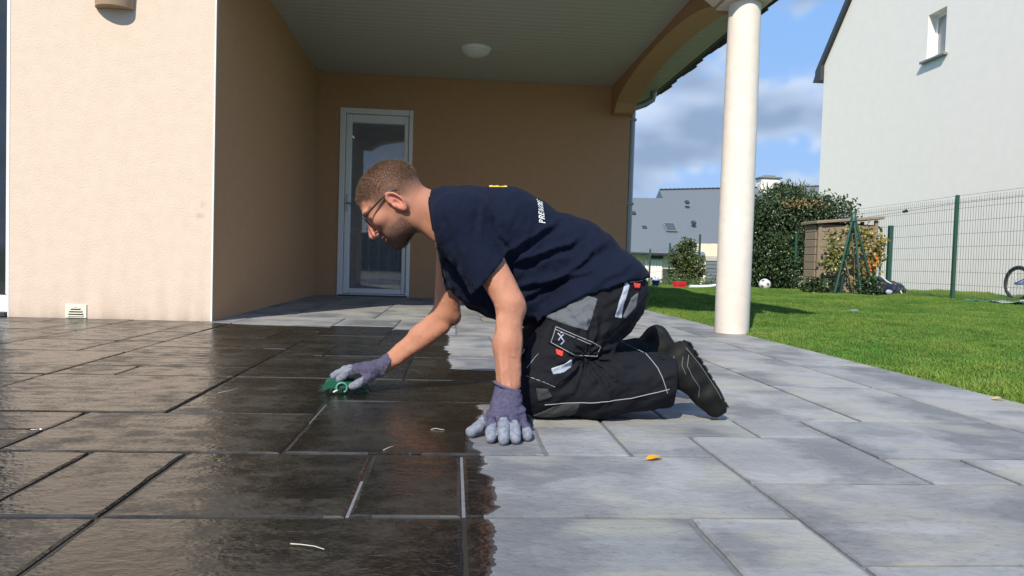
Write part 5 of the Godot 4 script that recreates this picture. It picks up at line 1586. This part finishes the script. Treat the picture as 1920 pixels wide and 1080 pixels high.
func right_glove(who: Node3D) -> void:
	var f := Field.new()
	var wr := Vector3(-0.222, 0.084, -2.413)
	f.bone(Vector3(-0.205, 0.098, -2.413), wr, 0.033, 0.031, 0.01)
	var mcp := [Vector3(-0.305, 0.076, -2.380), Vector3(-0.313, 0.080, -2.403), Vector3(-0.310, 0.077, -2.426), Vector3(-0.300, 0.070, -2.447)]
	for m in mcp: f.bone(wr + Vector3(-0.012, -0.004, (m.z + 2.413) * 0.4), m, 0.024, 0.0155, 0.014)
	f.bone(Vector3(-0.262, 0.068, -2.385), Vector3(-0.262, 0.066, -2.44), 0.023, 0.021, 0.02)
	finger(f, [mcp[0], Vector3(-0.336, 0.070, -2.371), Vector3(-0.353, 0.055, -2.367), Vector3(-0.362, 0.046, -2.366)], 0.0145)
	finger(f, [mcp[1], Vector3(-0.349, 0.074, -2.399), Vector3(-0.372, 0.060, -2.397), Vector3(-0.386, 0.052, -2.397)], 0.0145)
	finger(f, [mcp[2], Vector3(-0.344, 0.072, -2.426), Vector3(-0.367, 0.059, -2.426), Vector3(-0.381, 0.051, -2.426)], 0.0140)
	finger(f, [mcp[3], Vector3(-0.328, 0.065, -2.451), Vector3(-0.346, 0.054, -2.452), Vector3(-0.357, 0.047, -2.452)], 0.0128)
	finger(f, [Vector3(-0.252, 0.062, -2.385), Vector3(-0.278, 0.047, -2.362), Vector3(-0.300, 0.036, -2.353), Vector3(-0.317, 0.027, -2.352)], 0.0155)
	f.slack = 0.02
	f.extra = func(p: Vector3, d: float) -> float:
		d += grain.get_noise_3d(p.x * 40.0, p.y * 40.0, p.z * 30.0) * 0.0026
		d = maxf(d, p.x + 0.205 - 0.5 * (p.y - 0.09))
		if p.x > -0.222: d = maxf(d, -(Vector2(p.y - 0.088, p.z + 2.413).length() - 0.027))
		return maxf(d, -p.y + 0.0005)
	var g := cloth("glove", f, AABB(Vector3(-0.41, -0.005, -2.49), Vector3(0.23, 0.14, 0.17)), 0.0034, M.glove, who, func(p: Vector3, n: Vector3) -> Color:
		var edge := grain.get_noise_3dv(p * 40.0) * 0.012
		var coated := p.x + edge < -0.328 or (p.z + edge > -2.352 and p.x < -0.285) or n.y < -0.35
		var c := Color(0.20, 0.22, 0.275) if coated else Color(0.083, 0.080, 0.138)
		return c * (0.92 + grain.get_noise_3dv(p * 70.0) * 0.35 + grain.get_noise_3dv(p * 190.0) * 0.25))
	g.set_meta("label", "lilac glove gripping the green brush")

func shoe(who: Node3D, z: float, near_one: bool, off: Vector3) -> void:
	var f := Field.new()
	f.bone(Vector3(0.640, 0.140, z), Vector3(0.668, 0.160, z), 0.050, 0.048, 0.02)
	f.bone(Vector3(0.672, 0.188, z), Vector3(0.700, 0.130, z), 0.041, 0.046, 0.02)
	f.bone(Vector3(0.700, 0.130, z), Vector3(0.755, 0.075, z), 0.046, 0.040, 0.02, 1.1)
	f.bone(Vector3(0.755, 0.075, z), Vector3(0.782, 0.036, z), 0.040, 0.030, 0.02, 1.2)
	for i in f.a.size(): f.a[i] += off; f.b[i] += off
	f.extra = func(p: Vector3, d: float) -> float:
		# flat sole plane, quilted lines across the upper
		var sole := (p - off - Vector3(0.752, 0.135, z)).dot(Vector3(0.835, 0.55, 0))
		d = smax(d, sole, 0.008)
		var along := (p - off - Vector3(0.69, 0.21, z)).dot(Vector3(0.55, -0.835, 0))
		d += 0.0016 * sin(along * 120.0) * smoothstep(0.0, 0.03, absf(p.z - z)) * smoothstep(-0.01, -0.03, sole)
		d -= 0.004 * smoothstep(-0.022, -0.016, sole) * smoothstep(0.0, 0.02, absf(p.z - z))
		return maxf(d, -p.y + 0.001)
	f.slack = 0.02
	var o := cloth("shoe", f, AABB(Vector3(0.57, -0.005, z - 0.08), Vector3(0.31, 0.30, 0.16)), 0.005, M.shoe, who)
	if not near_one: return
	# sole with tread bars, pale piped lines, the first a painted edge highlight
	var lines := [[V2(0.676,0.214), V2(0.715,0.168), V2(0.752,0.118), V2(0.782,0.070)], [V2(0.683,0.195), V2(0.676,0.164), V2(0.694,0.130), V2(0.716,0.102), V2(0.718,0.072)], [V2(0.640,0.190), V2(0.642,0.172), V2(0.646,0.155)], [V2(0.665,0.190), V2(0.661,0.165), V2(0.672,0.140)]]
	for ln in lines: seam("piping_and_highlight", f, ln, 0.0013, mat(lin(0.12, 0.13, 0.135), 0.5), o)
	for k in 9:
		var c := Vector3(0.752, 0.135, z) + Vector3(0.55, -0.835, 0) * (-0.105 + k * 0.026) + Vector3(0.835, 0.55, 0) * 0.001
		var hw := 0.034 + 0.008 * sin(k * 0.5)
		var s := begin(); bx(s, Vector3(-0.010, -0.004, -hw), Vector3(0.010, 0.0010, hw), 0.002, Transform3D(Basis(Vector3(0.55, -0.835, 0), Vector3(0.835, 0.55, 0), Vector3(0, 0, 1)), c)); part("tread", s, M.rubber, o)

# ---------------------------------------------------------------- small things
func build_small_things() -> void:
	# scrubbing brush under the right glove
	var b := thing("scrubbing_brush", "green plastic scrubbing brush gripped on the wet dark slabs", "brush", Vector3(-0.345, 0.0, -2.405), 0.10)
	var green := mat(lin(0.008, 0.095, 0.056), 0.4)
	var s := begin()
	prism(s, PackedVector2Array([V2(-0.062, 0.018), V2(0.066, 0.018), V2(0.072, 0.026), V2(0.060, 0.034), V2(0.0, 0.040), V2(-0.050, 0.043), V2(-0.066, 0.036), V2(-0.070, 0.026)]), Vector3(0, 0, -0.046), Vector3.RIGHT, Vector3.UP, Vector3(0, 0, 0.090))
	part("body", s, green, b)
	s = begin(); var loop := []
	for k in 13:
		var w := -0.35 * PI + 1.45 * PI * k / 12.0
		loop.append(Vector3(-0.012 + cos(w) * 0.017, 0.021 + sin(w) * 0.016, 0.049))
	tube(s, loop, 0.0032, 0.0032, 8); part("end_clip", s, mat(lin(0.10, 0.32, 0.24), 0.35), b)
	s = begin(); bx(s, Vector3(-0.064, 0.004, 0.044), Vector3(-0.046, 0.010, 0.052), 0.002, Transform3D(Basis(Vector3.BACK, 0.5), Vector3(0.02, 0.03, 0))); part("scraper_tip", s, mat(lin(0.55, 0.62, 0.55), 0.4), b)
	s = begin(); var r := RandomNumberGenerator.new(); r.seed = 77
	for k in 420:
		var at := Vector3(r.randf_range(-0.068, 0.064), 0.020, r.randf_range(-0.044, 0.046))
		var out := Vector3(signf(at.x) * pow(absf(at.x) / 0.07, 3.0) * 0.022, -0.0195, signf(at.z) * pow(absf(at.z) / 0.046, 3.0) * 0.010)
		if at.x < -0.05: out.x -= 0.012; out.y += r.randf() * 0.012
		var sd := Vector3(0.0009, 0, 0.0006)
		tri(s, at - sd, at + sd, at + out)
	part("bristles", s, mat(lin(0.008, 0.07, 0.042), 0.6), b).set_meta("kind", "stuff")
	# fallen leaves
	leaf("fallen_leaf", "orange yellow leaf lying on the dry slab in front of the knee", Vector3(0.474, 0.0, -1.600), 0.35, lin(0.75, 0.36, 0.02), 0.046)
	leaf("fallen_leaf", "pale yellow leaf at the terrace edge beside the lawn", Vector3(1.985, 0.002, -2.425), -0.1, lin(0.62, 0.46, 0.16), 0.05)
	# straws on the wet stone
	straw("curved pale straw on the wet slab nearest the viewer", [Vector3(-0.238, 0.002, -1.108), Vector3(-0.222, 0.003, -1.103), Vector3(-0.200, 0.003, -1.096), Vector3(-0.183, 0.002, -1.086)])
	straw("short bent straw on the wet slab left of the flat glove", [Vector3(-0.047, 0.002, -1.868), Vector3(-0.035, 0.004, -1.874), Vector3(-0.022, 0.003, -1.866), Vector3(-0.012, 0.002, -1.868)])
	straw("thin straw on the wet slab left of the brush", [Vector3(-0.735, 0.002, -2.335), Vector3(-0.712, 0.003, -2.375), Vector3(-0.700, 0.002, -2.420)])
	straw("short straw over the joint between two wet slabs", [Vector3(-0.150, 0.002, -1.660), Vector3(-0.137, 0.004, -1.680), Vector3(-0.130, 0.003, -1.690)])
	# football
	var zb := -13.2
	var fb := thing("football", "white football with dark patches by the evergreen shrub", "ball", Vector3(5.93, gy(5.93, zb) + 0.11, zb))
	s = begin(); s.set_smooth_group(1)
	sphere(s, Vector3.ZERO, 0.11, 24, 16); part("ball", s, mat(lin(0.74, 0.76, 0.76), 0.4), fb)
	var t0 := (1.0 + sqrt(5.0)) / 2.0
	for v in [Vector3(0, 1, t0), Vector3(0, -1, t0), Vector3(1, t0, 0), Vector3(-1, t0, 0), Vector3(t0, 0, 1), Vector3(-t0, 0, 1), Vector3(1, -t0, 0), Vector3(-1, -t0, 0)]:
		var n: Vector3 = (Basis(Vector3(1, 0.4, 0.2).normalized(), 0.5) * v).normalized()
		var u := n.cross(Vector3(0.3, 0.9, 0.1)).normalized(); var w := n.cross(u)
		s = begin()
		for k in 5:
			var a0 := TAU * k / 5.0; var a1 := TAU * (k + 1) / 5.0
			tri(s, n * 0.1115, (n * 0.11 + (u * cos(a0) + w * sin(a0)) * 0.036).normalized() * 0.1112, (n * 0.11 + (u * cos(a1) + w * sin(a1)) * 0.036).normalized() * 0.1112)
		part("patch", s, mat(lin(0.06, 0.07, 0.10), 0.4), fb)
	# toys at the far edge of the lawn
	var zt := -13.4
	var bu := thing("blue_bucket", "small blue bucket at the far edge of the lawn", "bucket", Vector3(3.86, gy(3.86, zt) + 0.02, zt))
	s = begin(); lathe(s, Vector3.ZERO, [V2(0.0, 0.004), V2(0.055, 0.0), V2(0.078, 0.115), V2(0.084, 0.115), V2(0.084, 0.122), V2(0.076, 0.122), V2(0.052, 0.012), V2(0.0, 0.012)], 20); part("pail", s, mat(lin(0.03, 0.12, 0.62), 0.4), bu)
	s = begin(); var hnd := []
	for k in 9: hnd.append(Vector3(cos(PI * k / 8.0) * 0.08, 0.118 + sin(PI * k / 8.0) * 0.03, 0.05))
	tube(s, hnd, 0.004, 0.004, 6); part("handle", s, mat(lin(0.5, 0.55, 0.6), 0.5), bu)
	var rb := thing("red_crate", "small red crate beside a white tube on the far lawn", "crate", Vector3(4.33, gy(4.33, zt) + 0.02, zt), 0.3)
	s = begin(); bx(s, Vector3(-0.10, 0.0, -0.08), Vector3(0.10, 0.012, 0.08), 0.004)
	for q in [[-0.10, -0.08, 0.10, -0.068], [-0.10, 0.068, 0.10, 0.08], [-0.10, -0.067, -0.088, 0.067], [0.088, -0.067, 0.10, 0.067]]: bx(s, Vector3(q[0], 0.013, q[1]), Vector3(q[2], 0.12, q[3]), 0.003)
	part("tub", s, mat(lin(0.55, 0.02, 0.03), 0.4), rb)
	s = begin(); bx(s, Vector3(-0.035, 0.085, -0.082), Vector3(0.035, 0.105, -0.0805), 0.0); bx(s, Vector3(-0.06, 0.05, 0.0802), Vector3(0.06, 0.07, 0.084), 0.001); part("rim_band", s, mat(lin(0.40, 0.015, 0.02), 0.4), rb)
	var wt := begin(); tube(wt, [Vector3(4.40, gy(4.4, -13.0) + 0.05, -13.0), Vector3(4.60, gy(4.6, -13.05) + 0.05, -13.05), Vector3(4.82, gy(4.8, -13.1) + 0.055, -13.1), Vector3(4.93, gy(4.9, -13.1) + 0.075, -13.1)], 0.032, 0.028, 10)
	tag(part("white_tube", wt, mat(lin(0.72, 0.78, 0.78), 0.4)), "white plastic tube lying on the far lawn", "tube")
	# stone on the lawn
	var st := begin(); var sn := FastNoiseLite.new(); sn.seed = 3; sn.frequency = 1.2
	stone(st, Vector3(4.45, gy(4.45, -7.6) + 0.03, -7.6), Vector3(0.065, 0.022, 0.035), sn)
	tag(part("grey_stone", st, mat(lin(0.16, 0.20, 0.22), 0.7)), "flat grey stone lying in the middle of the lawn", "stone")
	# dark bundle under a cover beside the gate
	var bg := thing("covered_bundle", "dark blue and black bagged bundle on the grass by the gate post", "bag", Vector3(7.86, gy(7.8, -12.2), -12.25))
	var f := Field.new()
	f.ball(Vector3(-0.22, 0.14, 0), 0.15, 0.06); f.bone(Vector3(-0.1, 0.10, 0.0), Vector3(0.12, 0.10, 0.02), 0.13, 0.12, 0.06); f.ball(Vector3(-0.28, 0.24, 0), 0.09, 0.05); f.ball(Vector3(0.02, 0.18, 0), 0.09, 0.05)
	f.extra = func(p: Vector3, d: float) -> float: return maxf(d + grain.get_noise_3dv(p * 8.0) * 0.03, -0.02 - p.y)
	cloth("sack", f, AABB(Vector3(-0.45, -0.04, -0.2), Vector3(0.8, 0.42, 0.42)), 0.018, mat(lin(0.018, 0.024, 0.038), 0.45), bg)
	s = begin()
	tube(s, [Vector3(-0.34, 0.33, 0.08), Vector3(-0.26, 0.34, 0.10), Vector3(-0.18, 0.26, 0.13), Vector3(-0.10, 0.22, 0.14)], 0.022, 0.016, 6); part("white_strap", s, mat(lin(0.55, 0.6, 0.66), 0.6), bg)
	s = begin(); stone(s, Vector3(-0.14, 0.07, 0.15), Vector3(0.06, 0.045, 0.03), sn); part("pale_lining", s, mat(lin(0.35, 0.42, 0.58), 0.6), bg)
	s = begin(); tube(s, [Vector3(0.03, -0.01, 0.26), Vector3(0.04, 0.05, 0.25), Vector3(0.03, 0.10, 0.22)], 0.014, 0.01, 6); part("white_peg", s, mat(lin(0.7, 0.72, 0.7), 0.5), bg)
	# hose and sheet on the grass by the fence
	s = begin(); var hp_ := []
	for k in 30: hp_.append(Vector3(7.75 + k * 0.036, gy(7.75, -10.25) + 0.035 + 0.010 * sin(k * 1.3), -10.25 + 0.05 * sin(k * 0.8)))
	tube(s, hp_, 0.011, 0.011, 6); tag(part("garden_hose", s, mat(lin(0.05, 0.22, 0.14), 0.4)), "thin green hose on the grass at the fence post", "hose")
	s = begin()
	for i in 14:
		for j in 5:
			var q := []
			for e in [[i, j + 1], [i + 1, j + 1], [i + 1, j], [i, j]]:
				var x: float = 8.25 + e[0] * 0.085; var z: float = -10.45 + e[1] * 0.11
				q.append(Vector3(x, gy(x, z) + 0.045 + 0.03 * grain.get_noise_2d(x * 4.0, z * 6.0) + 0.02 * sin(e[0] * 1.1), z))
			s.set_smooth_group(1); quad(s, q[0], q[1], q[2], q[3])
	tag(part("rumpled_sheet", s, mat(lin(0.40, 0.46, 0.38), 0.6)), "pale rumpled plastic sheet on the grass by the fence", "sheet")
	bicycle()

func sphere(s: SurfaceTool, c: Vector3, r: float, n: int, m: int) -> void:
	s.set_smooth_group(1)
	var at := func(i: int, j: int) -> Vector3:
		var a := TAU * i / n; var b := PI * j / m
		return c + Vector3(cos(a) * sin(b), -cos(b), -sin(a) * sin(b)) * r
	for i in n:
		for j in m: quad(s, at.call(i, j), at.call(i + 1, j), at.call(i + 1, j + 1), at.call(i, j + 1))

func stone(s: SurfaceTool, c: Vector3, r: Vector3, nz: FastNoiseLite) -> void:
	s.set_smooth_group(1)
	var at := func(i: int, j: int) -> Vector3:
		var a := TAU * (i % 14) / 14.0; var b := PI * j / 8.0
		var d := Vector3(cos(a) * sin(b), -cos(b), -sin(a) * sin(b))
		return c + d * r * (1.0 + 0.35 * nz.get_noise_3dv(d * 1.5 + c))
	for i in 14:
		for j in 8: quad(s, at.call(i, j), at.call(i + 1, j), at.call(i + 1, j + 1), at.call(i, j + 1))

func leaf(called: String, label: String, at: Vector3, turn: float, c: Color, len: float) -> void:
	var s := begin(); s.set_smooth_group(1)
	var n := 8
	for side in [-1.0, 1.0]:
		for k in n:
			var f0 := float(k) / n; var f1 := float(k + 1) / n
			var w0 := sin(PI * pow(f0, 0.8)) * len * 0.27; var w1 := sin(PI * pow(f1, 0.8)) * len * 0.27
			var p := func(f: float, w: float) -> Vector3: return Vector3((f - 0.5) * len, 0.003 + 0.10 * len * sin(PI * f) + absf(w) * 0.35 * f, w)
			var q := [p.call(f0, 0.0), p.call(f1, 0.0), p.call(f1, side * w1), p.call(f0, side * w0)]
			if side < 0: q.reverse()
			quad(s, q[3], q[2], q[1], q[0])
	tube(s, [Vector3(-0.5 * len, 0.003, 0), Vector3(-0.72 * len, 0.004, 0.004)], 0.0008, 0.0006, 5)
	var m := mat(c, 0.6); m.backlight_enabled = true; m.backlight = Color(0.4, 0.25, 0.05)
	var o := part(called, s, m); o.position = at; o.rotation.y = turn
	tag(o, label, "leaf")

func straw(label: String, pts: Array) -> void:
	var s := begin(); tube(s, pts, 0.0010, 0.0007, 5)
	tag(part("straw", s, mat(lin(0.55, 0.54, 0.45), 0.7)), label, "straw")

# blue bicycle lying against the white wall, partly beyond the picture's edge
func bicycle() -> void:
	var zc := -10.62; var X := 9.5
	var g := gy(X, zc)
	var b := thing("bicycle", "blue bicycle with a black tyre leaning by the white wall", "bicycle", Vector3(X, g, zc), PI)
	var blue := mat(lin(0.02, 0.16, 0.55), 0.3)
	var wheel := Node3D.new(); wheel.name = "wheel"; b.add_child(wheel)
	make_wheel(wheel, Vector3(0, 0.30, -0.30))
	var wheel2 := Node3D.new(); wheel2.name = "wheel_001"; b.add_child(wheel2)
	make_wheel(wheel2, Vector3(0, 0.30, 0.70))
	var s := begin()
	var hub := Vector3(0.0, 0.30, 0.70); var bb := Vector3(0, 0.27, 0.27); var head := Vector3(0, 0.60, -0.10); var seat := Vector3(0, 0.48, 0.33)
	tube(s, [bb, head], 0.022, 0.022, 8); tube(s, [bb, seat], 0.018, 0.018, 8); tube(s, [head + Vector3(0, 0.04, 0), seat], 0.018, 0.018, 8)
	for x in [-0.05, 0.05]: tube(s, [bb, hub + Vector3(x, 0, 0)], 0.012, 0.010, 6); tube(s, [seat, hub + Vector3(x, 0, 0)], 0.011, 0.010, 6)
	part("frame", s, blue, b)
	s = begin()
	for x in [-0.05, 0.05]: tube(s, [Vector3(x, 0.30, -0.30), Vector3(x, 0.46, -0.24), Vector3(x * 0.6, 0.58, -0.17)], 0.014, 0.018, 8)
	tube(s, [Vector3(0, 0.56, -0.13), Vector3(0, 0.74, -0.20)], 0.016, 0.014, 8); part("fork", s, blue, b)
	s = begin(); tube(s, [Vector3(-0.25, 0.78, -0.10), Vector3(-0.1, 0.74, -0.19), Vector3(0.1, 0.74, -0.19), Vector3(0.25, 0.78, -0.10)], 0.012, 0.012, 8); part("handlebar", s, M.metal, b)
	s = begin(); tube(s, [seat, Vector3(0, 0.56, 0.35)], 0.013, 0.013, 8); part("seat_post", s, M.metal, b)
	s = begin(); bx(s, Vector3(-0.06, 0.56, 0.22), Vector3(0.06, 0.61, 0.44), 0.022); part("saddle", s, M.rubber, b)
	s = begin(); lathe(s, Vector3(0.04, 0.27, 0.27), [V2(0.0, 0.0), V2(0.08, 0.0), V2(0.08, 0.006), V2(0.0, 0.006)], 20, Basis(Vector3.BACK, PI / 2)); part("chain_wheel", s, M.metal, b)
	for sg in [-1.0, 1.0]:
		s = begin(); tube(s, [Vector3(sg * 0.055, 0.27, 0.27), Vector3(sg * 0.06, 0.27 + sg * 0.08, 0.27 + sg * 0.11)], 0.009, 0.009, 6); bx(s, Vector3(sg * 0.10 - 0.035, 0.26 + sg * 0.08, 0.235 + sg * 0.11), Vector3(sg * 0.10 + 0.035, 0.28 + sg * 0.08, 0.305 + sg * 0.11), 0.004); part("pedal", s, M.rubber, b)

func make_wheel(w: Node3D, c: Vector3) -> void:
	var s := begin(); var ring := []
	for k in 36: ring.append(c + Vector3(0, sin(TAU * k / 36.0), cos(TAU * k / 36.0)) * 0.275)
	tube(s, ring, 0.028, 0.028, 8, true); part("tyre", s, M.rubber, w)
	s = begin(); ring = []
	for k in 36: ring.append(c + Vector3(0, sin(TAU * k / 36.0), cos(TAU * k / 36.0)) * 0.242)
	tube(s, ring, 0.011, 0.011, 6, true); part("rim", s, M.metal, w)
	s = begin(); tube(s, [c - Vector3(0.05, 0, 0), c + Vector3(0.05, 0, 0)], 0.022, 0.022, 10); part("hub", s, M.metal, w)
	s = begin()
	for k in 24:
		var a := TAU * k / 24.0
		tube(s, [c + Vector3(0.02 if k % 2 == 0 else -0.02, sin(a) * 0.02, cos(a) * 0.02), c + Vector3(0, sin(a + 0.2), cos(a + 0.2)) * 0.24], 0.0012, 0.0012, 3)
	part("spokes", s, M.metal, w).set_meta("kind", "stuff")
